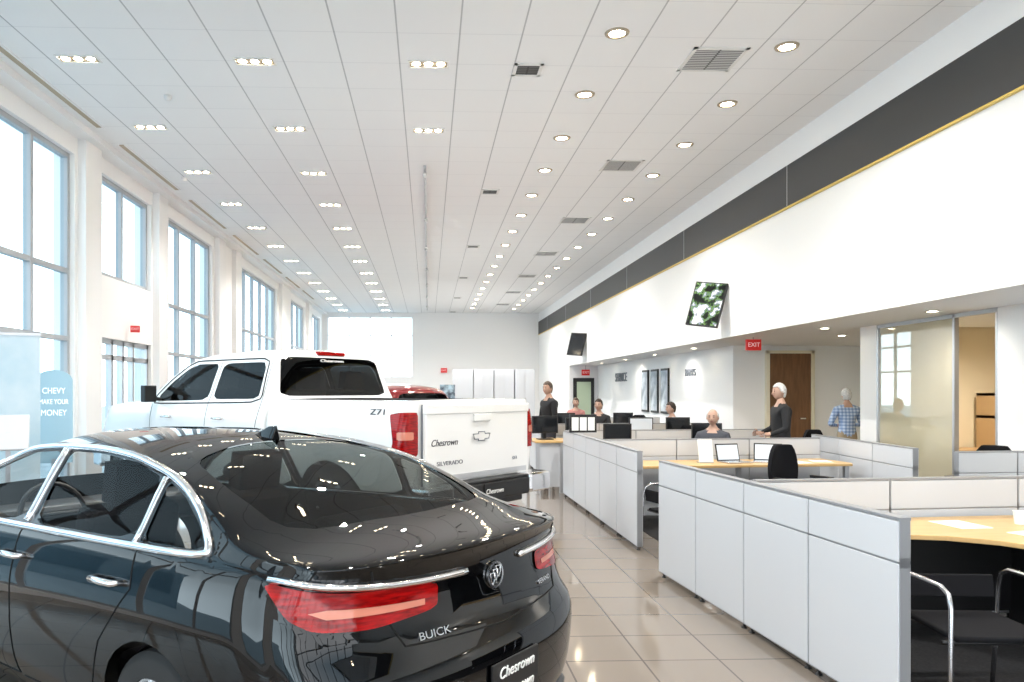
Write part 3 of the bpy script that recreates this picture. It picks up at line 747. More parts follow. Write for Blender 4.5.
bm=bmesh.new(); bbox(bm,(-.014,0,.755),(.03,1.5,.05)); part('tailgate_trim',bm,mat('tailgate_strip',(.55,.56,.58),.4,.4),tg)
bm=bmesh.new(); bbox(bm,(-.035,0,1.30),(.02,.26,.075)); part('tailgate_handle',bm,M['carwhite'],tg,bevel=.01)
pts=[(-.125,-.028),(-.145,.022),(-.055,.022),(-.055,.042),(.045,.042),(.05,.022),(.135,.022),(.115,-.028),(.045,-.028),(.045,-.045),(-.055,-.045),(-.055,-.028)]
pts=[(a*.85,b*.85) for a,b in pts]
mt=frame_mtx((-.022,0,1.12),(-1,0,0))
bm=bmesh.new(); f=bm.faces.new([bm.verts.new(mt@V((a,b,.0))) for a,b in pts]); r=bmesh.ops.extrude_face_region(bm,geom=[f]); bmesh.ops.translate(bm,verts=[g for g in r['geom'] if isinstance(g,bmesh.types.BMVert)],vec=(-.012,0,0)); bmesh.ops.recalc_face_normals(bm,faces=bm.faces[:])
bw=part('bowtie_badge',bm,[M['lampring']],tg)
bm=bmesh.new(); tube(bm,[mt@V((a*1.1,b*1.15,.010)) for a,b in pts],.005,6,True); part('badge_rim',bm,M['greyletters'],bw)
decal=mat('decal_dark',(.04,.04,.05),.4)
text('Chesrown',.088,decal,tg,frame_mtx((-.022,.54,1.08),(-1,0,0)),shear=.35,name='lettering')
text('SILVERADO',.055,mat('badge_grey',(.2,.2,.22),.3,.5),tg,frame_mtx((-.022,.46,.89),(-1,0,0)),squash=1.3,name='lettering')
text('4X4',.05,M['greyletters'],tg,frame_mtx((-.022,-.55,.87),(-1,0,0)),name='lettering')
c,n=surf(bvb,'L',.36,1.36); text('Z71',.075,decal,bed,frame_mtx(c+n*.006,n),squash=1.7,name='lettering')
bm=bmesh.new(); bbox(bm,(-.10,0,.60),(.22,1.2,.17)); bbox(bm,(-.08,0,.50),(.16,1.1,.1)); rb=part('rear_bumper',bm,M['black'],trk,bevel=.02)
for s in (1,-1):
    bm=bmesh.new(); bbox(bm,(-.10,s*.78,.62),(.26,.38,.20)); part('bumper_corner',bm,M['chrome'],rb,bevel=.04)
bm=bmesh.new(); bbox(bm,(-.10,0,.70),(.20,1.2,.025)); part('bumper_step',bm,M['black'],rb,bevel=.01)
bm=bmesh.new(); bbox(bm,(-.215,0,.60),(.01,.31,.155)); p_=part('licence_plate',bm,M['black'],rb); text('Chesrown',.065,M['paper'],p_,frame_mtx((-.222,0,.60),(-1,0,0)),shear=.2)
for x in (1.02,CB+2.95):
    for s in (1,-1): wheel(trk,x,s*.84,.42,.27,s)
wells(trk,(1.02,CB+2.95),.88,.46)
# ---- red SUV
suv=thing('car','dark red sport utility vehicle with dark windows','car',place_car(-.36,13.1),math.radians(136))
Ss=dict(L=4.75,nx=90,zb=.25,R=.9,
 ztop=tab([(0,1.60),(.12,1.66),(.6,1.71),(1.8,1.74),(2.6,1.71),(2.95,1.62),(3.3,1.35),(3.55,1.16),(4.2,1.09),(4.6,.98),(4.75,.85)]),
 belt=tab([(0,1.10),(3.3,1.05),(4.3,.95),(4.75,.75)]),wbelt=tab([(0,.88),(.6,.91),(3.6,.91),(4.75,.84)]),
 crown=tab([(0,.07),(4.75,.07)]),bulge=tab([(0,-.07),(.15,0),(.5,.03),(.85,.02),(1,-.01)]),inset=.02,tumb=.3,tcurve=.1,ra=.18,rn=3,fa=.4,fn=2.3,
 rprof=tab([(.25,.08),(.5,0),(1.05,.04),(1.6,.28)]),fprof=tab([(.25,.1),(.5,0),(.8,.08)]))
bm=loft(Ss); gp=[]
for s in (1,-1):
    gp.append(('side_window',extract(bm,cut(bm,rnd([(.5,1.2),(1.45,1.17),(1.45,1.60),(.65,1.58)],.1,2),(1,0,0),(0,0,1),(0,s,0),.3),-.005)))
    gp.append(('side_window',extract(bm,cut(bm,rnd([(1.53,1.17),(3.2,1.12),(3.1,1.25),(2.85,1.48),(2.65,1.58),(1.53,1.62)],.1,2),(1,0,0),(0,0,1),(0,s,0),.3),-.005)))
gp.append(('rear_window',extract(bm,cut(bm,rnd([(-.66,1.16),(.66,1.16),(.58,1.56),(-.58,1.56)],.1,2),(0,1,0),(0,0,1),(-1,0,0),.2),-.005)))
tl=[]
for s in (1,-1):
    tl.append(extract(bm,[f for f in cut(bm,rnd([(s*.6,.92),(s*.86,.90),(s*.84,1.14),(s*.7,1.14)],.1,2),(0,1,0),(0,0,1),(-1,0,0),.1)],.006))
    for x in (.95,3.75):
        fs=[f for f in cut(bm,circ(x,.36,.40),(1,0,0),(0,0,1),(0,s,0),-.1) if s*f.calc_center_median().y>.3]; bmesh.ops.delete(bm,geom=fs,context='FACES'); bm.normal_update()
part('body',bm,M['carred'],suv,smooth=True)
for nm,b in gp: part(nm,b,M['tglass'],suv,smooth=True)
for b in tl: part('tail_light',b,M['redlens'],suv,smooth=True)
for x in (.95,3.75):
    for s in (1,-1): wheel(suv,x,s*.82,.36,.23,s)
wells(suv,(.95,3.75),.84,.40)
# ------------------------------------------------------------ cubicles
PH=1.0
def panel(p0,p1,h=PH,grp='low cubicle partition panels',mt='tile'):
    a=V(p0);b=V(p1); L=(b-a).length; c=(a+b)/2; rz=math.atan2(b.y-a.y,b.x-a.x)
    t=thing('partition_panel','low light-grey office partition panel with aluminium edge','partition',(c.x,c.y,0),rz,grp)
    bm=bmesh.new(); e=.012; w=.03
    lohi(bm,-L/2,L/2,-w,w,h-.014,h); lohi(bm,-L/2,-L/2+e,-w+.004,w-.004,.04,h-.014); lohi(bm,L/2-e,L/2,-w+.004,w-.004,.04,h-.014); lohi(bm,-L/2,L/2,-w+.006,w-.006,.04,.07); lohi(bm,-L/2,L/2,-w+.004,w-.004,h*.79-.03,h*.79+.02)
    part('frame',bm,M['pframe'],t)
    g=.006
    bm=bmesh.new(); lohi(bm,-L/2+g,L/2-g,-w-.003,w+.003,h*.79,h-.018); part('upper_tile',bm,M[mt],t,bevel=.003)
    bm=bmesh.new(); lohi(bm,-L/2+g,L/2-g,-w-.003,w+.003,.05,h*.79-.011); part('lower_tile',bm,M[mt],t,bevel=.003)
    for s in (-1,1):
        bm=bmesh.new(); lathe(bm,[(.020,0),(.020,.008),(.01,.012),(.01,.05)],seg=12); part('foot',bm,M['black'],t,loc=(s*(L/2-.05),0,0))
    return t
def run(c0,c1,n,**k):
    a=V(W(*c0));b=V(W(*c1))
    for i in range(n):
        panel(a+(b-a)*(i/n),a+(b-a)*((i+1)/n)-(b-a).normalized()*.004,**k)
run((1.79,6.57),(2.13,3.59),4)
run((1.68,11.6),(1.85,7.6),5)
cd=V((.992,.123))
def crossrun(c0,L,n,**k): run(c0,(c0[0]+cd.x*L,c0[1]+cd.y*L),n,**k)
crossrun((2.02,5.13),3.9,4,mt='tile2')
crossrun((1.82,9.45),2.9,3,mt='tile2')
crossrun((1.74,11.66),3.2,3,mt='tile2')
crossrun((1.68,14.0),3.0,3,mt='tile2')
crossrun((1.7,17.0),3.0,3,mt='tile2')
run((4.85,8.0),(5.0,10.6),3)
crossrun((4.98,7.55),1.3,2,mt='tile2')
run((1.6,18.5),(1.62,14.1),5)
bm=bmesh.new(); lohi(bm,2.45,6.55,-3,29,0,.006); c_=part('floor_carpet',bm,M['carpet']); struct(c_)
# ------------------------------------------------------------ furniture
RZ=math.radians(5)
def desk_poly(name,label,loc,rz,poly,h=.74,m='wood',legs=()):
    t=thing(name,label,'desk',loc,rz)
    bm=bmesh.new(); f=bm.faces.new([bm.verts.new((a,b,h-.03)) for a,b in poly]); r=bmesh.ops.extrude_face_region(bm,geom=[f]); bmesh.ops.translate(bm,verts=[g for g in r['geom'] if isinstance(g,bmesh.types.BMVert)],vec=(0,0,.03)); bmesh.ops.recalc_face_normals(bm,faces=bm.faces[:])
    part('desk_top',bm,M[m],t,bevel=.005)
    for (a,b) in legs:
        bm=bmesh.new(); lohi(bm,a-.025,a+.025,b-.025,b+.025,0,h-.03); part('leg',bm,M['alu'],t)
    return t
ox,oy=W(2.06,5.09)
nd=desk_poly('office_desk','light maple L-shaped desk inside grey cubicle',(ox,oy,0),RZ-0.0,
 [(.02,-.04),(3.0,-.04),(3.0,-2.4),(1.30,-2.4),(1.22,-1.6),(1.12,-1.15),(.98,-.85),(.78,-.68),(.6,-.62),(.02,-.60)],
 legs=((.08,-.55),(1.38,-2.3),(2.9,-2.3)))
bm=bmesh.new(); lohi(bm,1.75,2.17,-.7,-.08,.02,.70); pd=part('drawer_pedestal',bm,M['black'],nd,bevel=.004)
bm=bmesh.new(); lohi(bm,1.32,1.34,-2.35,-1.0,.1,.7); part('modesty_panel',bm,M['black'],nd)
bm=bmesh.new(); lohi(bm,.10,2.95,-.10,-.08,.1,.7); part('modesty_panel',bm,M['black'],nd)
def local(t,x,y,z): 
    r=Matrix.Rotation(t.rotation_euler.z,3,'Z'); return V(t.location)+r@V((x,y,z))
def sheet(p,rz,w=.216,h=.28,m='paper',name='paper_sheet',label='loose white paper sheet on the desk'):
    t=thing(name,label,'paper',p,rz); bm=bmesh.new(); lohi(bm,-w/2,w/2,-h/2,h/2,0,.003); part('sheet',bm,M[m],t)
sheet(local(nd,1.35,-.75,.741),.3); sheet(local(nd,1.55,-1.15,.741),-.2); sheet(local(nd,1.15,-.35,.741),.1); sheet(local(nd,1.85,-.5,.741),1.2)
t=thing('coffee_cup','white paper cup on the desk','cup',local(nd,1.55,-.38,.741)); bm=bmesh.new(); lathe(bm,[(.03,0),(.040,.085),(.036,.085),(.028,.005)],seg=24); part('cup',bm,M['paper'],t,smooth='auto')
def keyboard(p,rz):
    t=thing('keyboard','black computer keyboard on the desk','keyboard',p,rz); bm=bmesh.new(); lohi(bm,-.22,.22,-.07,.07,0,.02); part('case',bm,M['black'],t,bevel=.005)
    bm=bmesh.new()
    for i in range(14):
        for j in range(4): bbox(bm,(-.195+i*.03,-.045+j*.03,.023),(.024,.024,.008))
    part('keys',bm,M['trimgrey'],t)
keyboard(local(nd,2.1,-1.0,.741),RZ)
def office_chair(loc,rz,label='black office swivel chair with high back'):
    t=thing('office_chair',label,'chair',loc,rz)
    bm=bmesh.new()
    for k in range(5):
        a=2*math.pi*k/5; tube(bm,[(0,0,.12),(.28*math.cos(a),.28*math.sin(a),.075)],[.025,.016],8)
    tube(bm,[(0,0,.1),(0,0,.42)],.025,12)
    b=part('base',bm,M['black'],t,smooth='auto')
    for k in range(5):
        a=2*math.pi*k/5; bm=bmesh.new(); lathe(bm,[(.03,-.02),(.03,.02)],axis='y',seg=14); part('caster',bm,M['black'],b,loc=(.28*math.cos(a),.28*math.sin(a),.03))
    bm=bmesh.new(); bbox(bm,(0,0,.45),(.48,.46,.08)); part('seat',bm,M['blackf'],t,bevel=.03)
    bm=bmesh.new(); bk=[]
    for j in range(9):
        z=.54+j*.058; hw=(.17,.195,.21,.215,.215,.205,.19,.165,.12)[j]
        bk.append([[(u*hw,-.27+.05*u*u-.03*(z-.5)+dy*1.0,z) for u in (-1,-.75,-.5,-.25,0,.25,.5,.75,1)] for dy in (-.03,.03)])
    vs=[[[bm.verts.new(p) for p in row] for row in lv] for lv in bk]
    for j in range(8):
        for i in range(8):
            bm.faces.new((vs[j][0][i],vs[j][0][i+1],vs[j+1][0][i+1],vs[j+1][0][i])); bm.faces.new((vs[j][1][i],vs[j+1][1][i],vs[j+1][1][i+1],vs[j][1][i+1]))
        bm.faces.new((vs[j][0][0],vs[j+1][0][0],vs[j+1][1][0],vs[j][1][0])); bm.faces.new((vs[j][0][8],vs[j][1][8],vs[j+1][1][8],vs[j+1][0][8]))
    for i in range(8):
        bm.faces.new((vs[0][0][i],vs[0][1][i],vs[0][1][i+1],vs[0][0][i+1])); bm.faces.new((vs[8][0][i],vs[8][0][i+1],vs[8][1][i+1],vs[8][1][i]))
    bmesh.ops.recalc_face_normals(bm,faces=bm.faces[:])
    part('backrest',bm,M['blackf'],t,smooth='auto',bevel=.015)
    bm=bmesh.new(); tube(bm,[(0,-.05,.42),(0,-.26,.45),(0,-.31,.62)],.02,8); part('back_support',bm,M['black'],t)
    for s in (-1,1):
        bm=bmesh.new(); tube(bm,[(s*.2,.02,.42),(s*.29,.02,.46),(s*.29,.02,.64)],.014,8); bbox(bm,(s*.29,.03,.655),(.06,.25,.03)); part('armrest',bm,M['black'],t)
    return t
def guest_chair(loc,rz,label='low guest chair with tubular steel frame and dark seat'):
    t=thing('guest_chair',label,'chair',loc,rz)
    for s in (-1,1):
        bm=bmesh.new(); x=s*.28
        P=[(x,.27,.012),(x,.27,.3),(x,.27,.58),(x,.25,.64),(x,.19,.665),(x,0,.665),(x,-.17,.66),(x,-.23,.63),(x,-.25,.56),(x,-.27,.3),(x,-.30,.012)]
        tube(bm,P,.0115,10); part('side_frame',bm,M['steel'],t,smooth=True)
    for yy in (.2,-.2):
        bm=bmesh.new(); tube(bm,[(-.28,yy,.40),(.28,yy,.40)],.011,8); part('cross_bar',bm,M['black'],t,smooth=True)
    bm=bmesh.new(); bbox(bm,(0,0,.42),(.46,.46,.03)); part('seat',bm,M['blackf'],t,bevel=.012)
    bm=bmesh.new(); bbox(bm,(0,-.245,.56),(.50,.02,.12),rx=math.radians(8)); part('backrest',bm,M['blackf'],t,bevel=.009)
    return t
x,y=W(2.60,3.80); guest_chair((x,y,.006),math.radians(176))
x,y=W(2.22,7.45); guest_chair((x,y,0),math.radians(-75),'steel guest chair standing in cubicle entrance')
ox,oy=W(1.94,9.38)
d2=desk_poly('office_desk','long light maple desk against cubicle partition',(ox,oy,0),RZ,[(0,0),(2.75,0),(2.75,-.62),(2.7,-.72),(0,-.72)],legs=((.05,-.66),(2.68,-.62),(1.3,-.66)))
def laptop(p,rz,lit=True):
    t=thing('laptop','open silver laptop computer on the desk','laptop',p,rz)
    bm=bmesh.new(); lohi(bm,-.16,.16,-.12,.12,0,.018); part('base',bm,M['steel'],t,bevel=.004)
    bm=bmesh.new(); bbox(bm,(0,.15,.115),(.32,.01,.21),rx=math.radians(-14)); part('lid',bm,M['black'],t,bevel=.003)
    bm=bmesh.new(); bbox(bm,(0,.143,.115),(.29,.004,.18),rx=math.radians(-14)); part('screen',bm,M['screenw'] if lit else M['screen'],t)
def monitor(p,rz,lit=False,w=.44):
    t=thing('computer_monitor','black flat computer monitor on a desk','monitor',p,rz)
    bm=bmesh.new(); lohi(bm,-w/2,w/2,-.02,.02,.10,.38); part('bezel',bm,M['black'],t,bevel=.006)
    bm=bmesh.new(); lohi(bm,-w/2+.02,w/2-.02,-.024,-.02,.12,.36); part('screen',bm,M['screenw'] if lit else M['screen'],t)
    bm=bmesh.new(); lohi(bm,-.12,.12,-.08,.08,0,.015); lohi(bm,-.025,.025,.015,.035,0,.2); part('stand',bm,M['black'],t)
def holder(p,rz):
    t=thing('framed_notice','small white framed notice standing on the desk','picture frame',p,rz); bm=bmesh.new(); bbox(bm,(0,0,.14),(.18,.012,.28),rx=math.radians(-10)); part('print',bm,M['paper'],t)
    bm=bmesh.new(); lohi(bm,-.09,.09,-.04,.05,0,.012); part('foot',bm,M['alu'],t)
holder(local(d2,1.02,-.4,.741),.1)
laptop(local(d2,1.37,-.45,.741),.25); laptop(local(d2,1.78,-.45,.741),-.45,True)
sheet(local(d2,2.15,-.5,.741),.2); sheet(local(d2,2.5,-.4,.741),-.2)
x,y=U(801,8.15); office_chair((x,y,.006),math.radians(205))
x,y=U(984,8.1); office_chair((x,y,.006),math.radians(120))
def simple_desk(c,L,D=.7,label='light maple office desk in cubicle'):
    x,y=W(*c); return desk_poly('office_desk',label,(x,y,0),RZ,[(0,0),(L,0),(L,-D),(0,-D)],legs=((.05,-D+.05),(L-.05,-D+.05),(.05,-.05),(L-.05,-.05)))
d3=simple_desk((1.84,11.5),3.0); monitor(local(d3,.5,-.4,.741),.2); monitor(local(d3,1.9,-.35,.741),-.2)
d4=simple_desk((1.75,13.9),2.8); monitor(local(d4,.4,-.3,.741),.3); monitor(local(d4,1.6,-.3,.741),0,True); monitor(local(d4,2.3,-.3,.741),0)
d5=simple_desk((1.8,16.9),2.8); monitor(local(d5,.6,-.3,.741),.3); monitor(local(d5,1.9,-.3,.741),0)
x,y=W(1.15,12.6); rd=desk_poly('reception_desk','small maple reception desk with grey front panel',(x,y,0),RZ,[(0,0),(.48,0),(.48,-.8),(0,-.8)],h=.82,legs=((.05,-.05),(.43,-.05),(.05,-.75),(.43,-.75)))
bm=bmesh.new(); lohi(bm,.05,.43,-.74,-.72,.1,.79); part('front_panel',bm,M['tile2'],rd)
monitor(local(rd,.25,-.4,.821),.2)
x,y=W(1.85,11.0); t=thing('notice_board','small black framed notice on partition top','notice',(x,y,PH),RZ)
bm=bmesh.new(); lohi(bm,-.2,.2,-.02,.02,0,.26); part('frame',bm,M['black'],t); bm=bmesh.new()
for k in (-1,0,1): lohi(bm,k*.12-.05,k*.12+.05,-.024,-.02,.03,.22)
part('print',bm,M['paper'],t)
# ------------------------------------------------------------ left side displays
x,y=U(14,8.2); t=thing('banner_stand','tall pale blue printed banner stand','banner',(x,y,0),math.radians(20))
bm=bmesh.new(); lohi(bm,-.25,.25,-.01,.01,.1,2.2); part('banner_panel',bm,M['banner'],t)
bm=bmesh.new(); lohi(bm,-.27,.27,-.1,.1,0,.1); part('base',bm,M['alu'],t)
bm=bmesh.new(); lohi(bm,-.26,.26,-.015,.015,2.2,2.23); part('top_bar',bm,M['alu'],t)
x,y=U(54,9.0); t=thing('banner_stand','rounded-top pale blue sign with white slogan','banner',(x,y,0),math.radians(15))
bm=bmesh.new()
op=[(-.20,.75),(.20,.75),(.20,1.72)]+[(.20*math.cos(a)*1.0,1.72+.13*math.sin(a)) for a in [math.pi*k/12 for k in range(1,12)]]+[(-.20,1.72)]
f=bm.faces.new([bm.verts.new((a,-.012,b)) for a,b in op]); r=bmesh.ops.extrude_face_region(bm,geom=[f]); bmesh.ops.translate(bm,verts=[g for g in r['geom'] if isinstance(g,bmesh.types.BMVert)],vec=(0,.024,0)); bmesh.ops.recalc_face_normals(bm,faces=bm.faces[:])
part('banner_panel',bm,M['banner2'],t)
for k,s in enumerate(('CHEVY','MAKE YOUR','MONEY')): text(s,.10 if k!=1 else .085,M['bannert'],t,frame_mtx((0,-.015,1.60-.13*k),(0,-1,0)),squash=.8 if k!=1 else .66)
bm=bmesh.new(); lohi(bm,-.2,.2,-.15,.15,0,.03); lohi(bm,-.025,.025,-.015,.015,.03,.8); part('base',bm,M['alu'],t)
x,y=U(8,7.3); t=thing('brochure_rack','slanted white brochure rack on a post','brochure rack',(x,y,0),math.radians(25))
bm=bmesh.new(); bbox(bm,(0,0,1.2),(.36,.03,.4),rx=math.radians(-35)); part('tray',bm,M['tile2'],t,bevel=.01)
bm=bmesh.new(); lohi(bm,-.02,.02,-.02,.02,0,1.2); lohi(bm,-.2,.2,-.2,.2,0,.02); part('post',bm,M['alu'],t)
# ------------------------------------------------------------ people
def person(label,loc,rz,h=1.75,sit=False,shirt='shirtk',trous='trous',hair='hairb',bald=False,arms='down',short=True,lean=0.,headturn=0.):
    s=h/1.75
    t=thing('person',label,'person',loc,rz)
    J={}; Rr={}
    pz=.55 if sit else .95
    def S_(n,p,r): J[n]=V(p); Rr[n]=r
    def up(y,z):
        zz=z-.95; return (y+math.sin(lean)*zz, pz+math.cos(lean)*zz)
    S_('pelvis',(0,0,pz),.135)
    y,z=up(0,1.10); S_('waist',(0,y,z),.13)
    y,z=up(0,1.29); S_('chest',(0,y,z),.15)
    y,z=up(0,1.40); S_('upchest',(0,y,z),.115)
    y,z=up(0,1.50); S_('neck',(0,y,z),.055)
    y,z=up(.01,1.58); S_('head',(0,y,z),.05)
    for k,q in (('l',-1),('r',1)):
        y,z=up(0,1.40); S_('sh'+k,(q*.175,y,z),.070)
        if arms=='down': E=(q*.25,-.03,1.13);Wr=(q*.26,.06,.88);H=(q*.25,.09,.80)
        elif arms=='fold': E=(q*.26,.06,1.14);Wr=(q*.10,.24,1.12);H=(q*.03,.26,1.12)
        elif arms=='desk': E=(q*.25,.10,1.15);Wr=(q*.16,.34,1.15);H=(q*.14,.42,1.15)
        else: E=(q*.25,.02,1.13);Wr=(q*.20,.22,1.05);H=(q*.17,.30,1.05)
        for n,p,r in (('el'+k,E,.048),('wr'+k,Wr,.030),('ha'+k,H,.036)):
            y2,z2=up(p[1],p[2]); S_(n,(p[0],y2,z2),r)
        S_('hip'+k,(q*.085,0.0,pz-.05),.10)
        if sit: S_('kn'+k,(q*.13,.42,.52),.065); S_('an'+k,(q*.13,.42,.10),.045); S_('to'+k,(q*.14,.57,.045),.038)
        else: S_('kn'+k,(q*.10,.03,.50),.068); S_('an'+k,(q*.11,-.01,.09),.048); S_('to'+k,(q*.13,.15,.045),.038)
    E=[('pelvis','waist'),('waist','chest'),('chest','upchest'),('upchest','neck'),('neck','head')]
    for k in 'lr': E+=[('upchest','sh'+k),('sh'+k,'el'+k),('el'+k,'wr'+k),('wr'+k,'ha'+k),('pelvis','hip'+k),('hip'+k,'kn'+k),('kn'+k,'an'+k),('an'+k,'to'+k)]
    names=list(J); me=bpy.data.meshes.new('sk'); me.from_pydata([J[n]*s for n in names],[(names.index(a),names.index(b)) for a,b in E],[])
    o=bpy.data.objects.new('sk',me); COL.objects.link(o)
    md=o.modifiers.new('s','SKIN'); 
    if not me.skin_vertices: 
        bpy.context.view_layer.update()
    sv=me.skin_vertices[0].data if me.skin_vertices else None
    if sv is None:
        bm_=bmesh.new(); bm_.from_mesh(me); bm_.verts.layers.skin.verify(); bm_.to_mesh(me); bm_.free(); sv=me.skin_vertices[0].data
    for i,n in enumerate(names):
        sv[i].radius=(Rr[n]*s,Rr[n]*s); sv[i].use_root=(n=='pelvis')
    md.use_smooth_shade=True
    sb=o.modifiers.new('sub','SUBSURF'); sb.levels=2; sb.render_levels=2
    dg=bpy.context.evaluated_depsgraph_get(); dg.update()
    m2=bpy.data.meshes.new_from_object(o.evaluated_get(dg)); bpy.data.objects.remove(o)
    bm=bmesh.new(); bm.from_mesh(m2)
    segs=[]
    for a,b in E:
        if a in('pelvis',) and b.startswith('hip'): mi=2
        elif b.startswith('kn') or b.startswith('an'): mi=2
        elif b.startswith('to'): mi=3
        elif b in('neck','head'): mi=0
        elif b.startswith('wr'): mi=0 if short else 1
        elif b.startswith('ha'): mi=0
        else: mi=1
        segs.append((J[a]*s,J[b]*s,mi))
    for f in bm.faces:
        c=f.calc_center_median(); best=None
        for a,b,mi in segs:
            ab=b-a; tt=max(0,min(1,(c-a).dot(ab)/ab.length_squared)); dd=(c-(a+ab*tt)).length
            if mi==0 and (a-J['upchest']*s).length<1e-4: 
                if tt<.5: dd+=.06
            if best is None or dd<best[0]: best=(dd,mi)
        f.material_index=best[1]; f.smooth=True
    hc=J['head']*s+V((0,.02*s,.075*s)); R=Matrix.Rotation(headturn,3,'Z')
    v=ellipsoid(bm,(0,0,0),(.073*s,.093*s,.118*s),3)
    for q in v:
        p=q.co
        if p.z<-.02*s: k=(-.02*s-p.z)/(.1*s); p.x*=1-.28*k; 
        for ex in (-.03,.03):
            dd=(p-V((ex*s,.086*s,.01*s))).length
            if dd<.022*s: p.y-=.007*s*(1-dd/(.022*s))
        q.co=hc+R@p
    nm=bmesh.ops.create_cone(bm,cap_ends=True,segments=8,radius1=.019*s,radius2=.007*s,depth=.05*s)['verts']
    for q in nm: q.co=hc+R@(V((q.co.x,q.co.y*.9+.092*s-(q.co.z)*.25,q.co.z-.012*s)))
    for ex in (-1,1):
        ellipsoid(bm,hc+R@V((ex*.029*s,.083*s,.010*s)),(.011*s,.007*s,.007*s),1,4)
        ellipsoid(bm,hc+R@V((ex*.029*s,.086*s,.030*s)),(.016*s,.006*s,.004*s),1,4)
        ellipsoid(bm,hc+R@V((ex*.075*s,-.003*s,-.005*s)),(.010*s,.02*s,.032*s),1,0)
    ellipsoid(bm,hc+R@V((0,.083*s,-.055*s)),(.024*s,.008*s,.007*s),1,5)
    for k,q in (('l',-1),('r',1)):
        w=J['wr'+k]*s; hnd=J['ha'+k]*s; d=(hnd-w).normalized(); inn=V((-q,0,0)); 
        side=d.cross(inn).normalized() if d.cross(inn).length>.1 else V((0,0,1)); nrm=side.cross(d).normalized()
        for i in range(4):
            off=(i-1.5)*.02*s; Lf=(.07,.08,.075,.058)[i]*s
            b0=hnd+side*off; tube(bm,[b0,b0+d*Lf*.45+nrm*.0,b0+d*Lf*.8+nrm*.012*s,b0+d*Lf+nrm*.026*s],[.0095*s,.009*s,.008*s,.006*s],6)
        b0=hnd-d*.03*s+side*.03*s; tube(bm,[b0,b0+side*.025*s+d*.02*s,b0+side*.03*s+d*.05*s],[.011*s,.010*s,.007*s],6)
    part('body',bm,[M['skin'],M[shirt],M[trous],M['shoe'],M['eye'],M['lip']],t,smooth=True)
    bm=bmesh.new(); v=ellipsoid(bm,(0,0,0),(.083*s,.105*s,.129*s),4)
    dele=[]
    for q in v:
        p=q.co/s
        if p.y>.06: lim=.062
        elif p.y>.015: lim=.062-(.06-p.y)/.045*.07
        elif p.y>-.03: lim=-.02
        else: lim=-.09
        low = p.z<lim
        if bald and p.z>.055 and p.y>-.07: low=True
        if low: dele.append(q)
    bmesh.ops.delete(bm,geom=dele,context='VERTS')
    for q in bm.verts: 
        j=q.co.normalized(); w=.004*s*math.sin(j.x*31+j.z*17)*math.sin(j.y*29)
        q.co=hc+R@(q.co+j*w+V((0,-.005*s,.003*s)))
    hr=part('hair',bm,M[hair],t,smooth=True); so=hr.modifiers.new('t','SOLIDIFY'); so.thickness=.010*s
    return t
def put(u,d): 
    x,y=U(u,d); return (x,y,0)
person('man in black polo shirt standing by a desk',put(549,13.4),math.radians(110),1.74,shirt='shirtk',hair='hairr',arms='front',headturn=math.radians(20))
person('white-haired man in dark shirt standing among cubicles',put(781,10.5),math.radians(85),1.68,shirt='shirtk',hair='hairw',arms='front',short=False,headturn=math.radians(10))
person('man in blue plaid shirt standing with his back turned',put(847,12.3),math.radians(-10),1.62,shirt='plaid',trous='khaki',hair='hairw',arms='fold',short=False)
def sitter(label,u,d,rz,**k):
    p=put(u,d); person(label,(p[0],p[1],.006),rz,sit=True,**k); office_chair((p[0],p[1],.006),rz,'black office swivel chair under a seated person')
sitter('balding grey-haired man in dark shirt seated at desk',713,10.35,math.radians(150),h=1.72,shirt='shirtg',hair='hairw',bald=True,arms='desk')
sitter('dark-haired man in white shirt seated at desk',672,14.9,math.radians(100),h=1.75,shirt='shirtw',hair='hairb',arms='desk',short=False)
sitter('dark-haired man in black shirt seated at desk',599,15.6,math.radians(150),h=1.82,shirt='shirtk',hair='hairb',arms='desk')
sitter('person in pink shirt seated at a far desk',576,20.0,math.radians(160),h=1.8,shirt='shirtr',hair='hairr',arms='desk')
for (u,d,r) in ((690,12.9,160),(640,18.6,170),(826,11.4,200)):
    p=put(u,d); office_chair((p[0],p[1],.006),math.radians(r))
# ------------------------------------------------------------ exterior
bm=bmesh.new(); lohi(bm,-60,40,-50,90,-.3,-.14); g=struct(part('floor_outside',bm,M['asphalt']))
t=thing('building','pale grey-blue low building across the car park','building',(-24,12,-.14)); bm=bmesh.new(); lohi(bm,-3,3,-10,14,0,4.2); part('building_body',bm,M['bldg'],t)
bm=bmesh.new(); lohi(bm,-3.2,3.3,-10.3,14.3,4.2,4.6); part('roof',bm,M['white'],t)
bm=bmesh.new(); 
for k in range(7): lohi(bm,3,3.05,-9+k*3,-7+k*3,.8,3.2)
part('facade_glazing',bm,mat('facade_glass',(.2,.3,.36),.1),t)
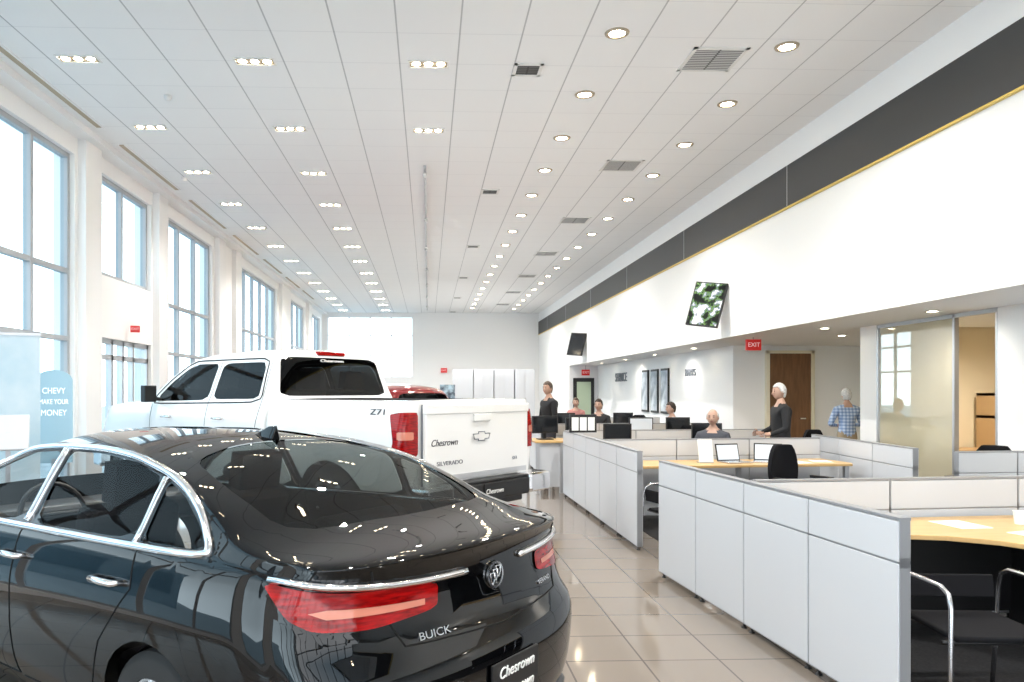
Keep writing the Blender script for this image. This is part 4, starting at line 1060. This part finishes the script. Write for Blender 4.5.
# ------------------------------------------------------------ light
w=bpy.data.worlds.new('World'); SC.world=w; w.use_nodes=True; nt=w.node_tree; bg=nt.nodes['Background']
tc=nt.nodes.new('ShaderNodeTexCoord'); sp=nt.nodes.new('ShaderNodeSeparateXYZ'); rp=nt.nodes.new('ShaderNodeValToRGB')
e=rp.color_ramp.elements
e[0].position=0; e[0].color=(2.2,2.3,2.4,1); e[1].position=.5; e[1].color=(.46,.62,.74,1)
q=e.new(.16); q.color=(1.25,1.3,1.35,1)
nt.links.new(tc.outputs['Generated'],sp.inputs[0]); nt.links.new(sp.outputs[2],rp.inputs[0]); nt.links.new(rp.outputs[0],bg.inputs[0]); bg.inputs[1].default_value=2.1
def spot(x,y,z,p,ang=150,r=.08,col=(1,.97,.93)):
    l=bpy.data.lights.new('ceiling_spot','SPOT'); l.energy=p; l.spot_size=math.radians(ang); l.spot_blend=.8; l.shadow_soft_size=r; l.color=col
    o=bpy.data.objects.new('ceiling_spot',l); o.location=(x,y,z); link(o)
for y in (2,8,14,20,26,32):
    for x in (-3,0,3): spot(x,y,ZC-.05,(330 if x<0 else 430) if y<18 else 500)
for (x,y) in ((6.1,6.5),(6.1,9),(6.1,14),(7.9,13.4),(6.0,18.5),(6.0,23),(6.1,3)): spot(x,y,ZS-.03,50,160,.05,(1,.94,.85))
spot(7.7,9.7,ZS-.03,170,165,.06,(1,.93,.80))
for y in (2,11,20,30):  # added fill aimed at the ceiling, stands for bounced light; no fixture there
    l=bpy.data.lights.new('ceiling_fill_light','AREA'); l.shape='RECTANGLE'; l.size=4; l.size_y=8; l.energy=34; l.color=(1,.985,.96)
    o=bpy.data.objects.new('ceiling_fill_light',l); o.location=(1.6,y,2.3); o.rotation_euler=(math.pi,0,0); link(o)
SC.view_settings.view_transform='Standard'; SC.view_settings.look='None'; SC.view_settings.exposure=0.33
# ------------------------------------------------------------ camera
cd_=bpy.data.cameras.new('camera'); cam=bpy.data.objects.new('camera',cd_); link(cam); SC.camera=cam
cam.location=(0,0,CAMH); cam.rotation_euler=(math.radians(90),0,-TH); cd_.lens=FPX/1024*36; cd_.sensor_width=36
cd_.shift_x=(512-455)/1024; cd_.shift_y=(391-341)/1024; cd_.clip_start=.05
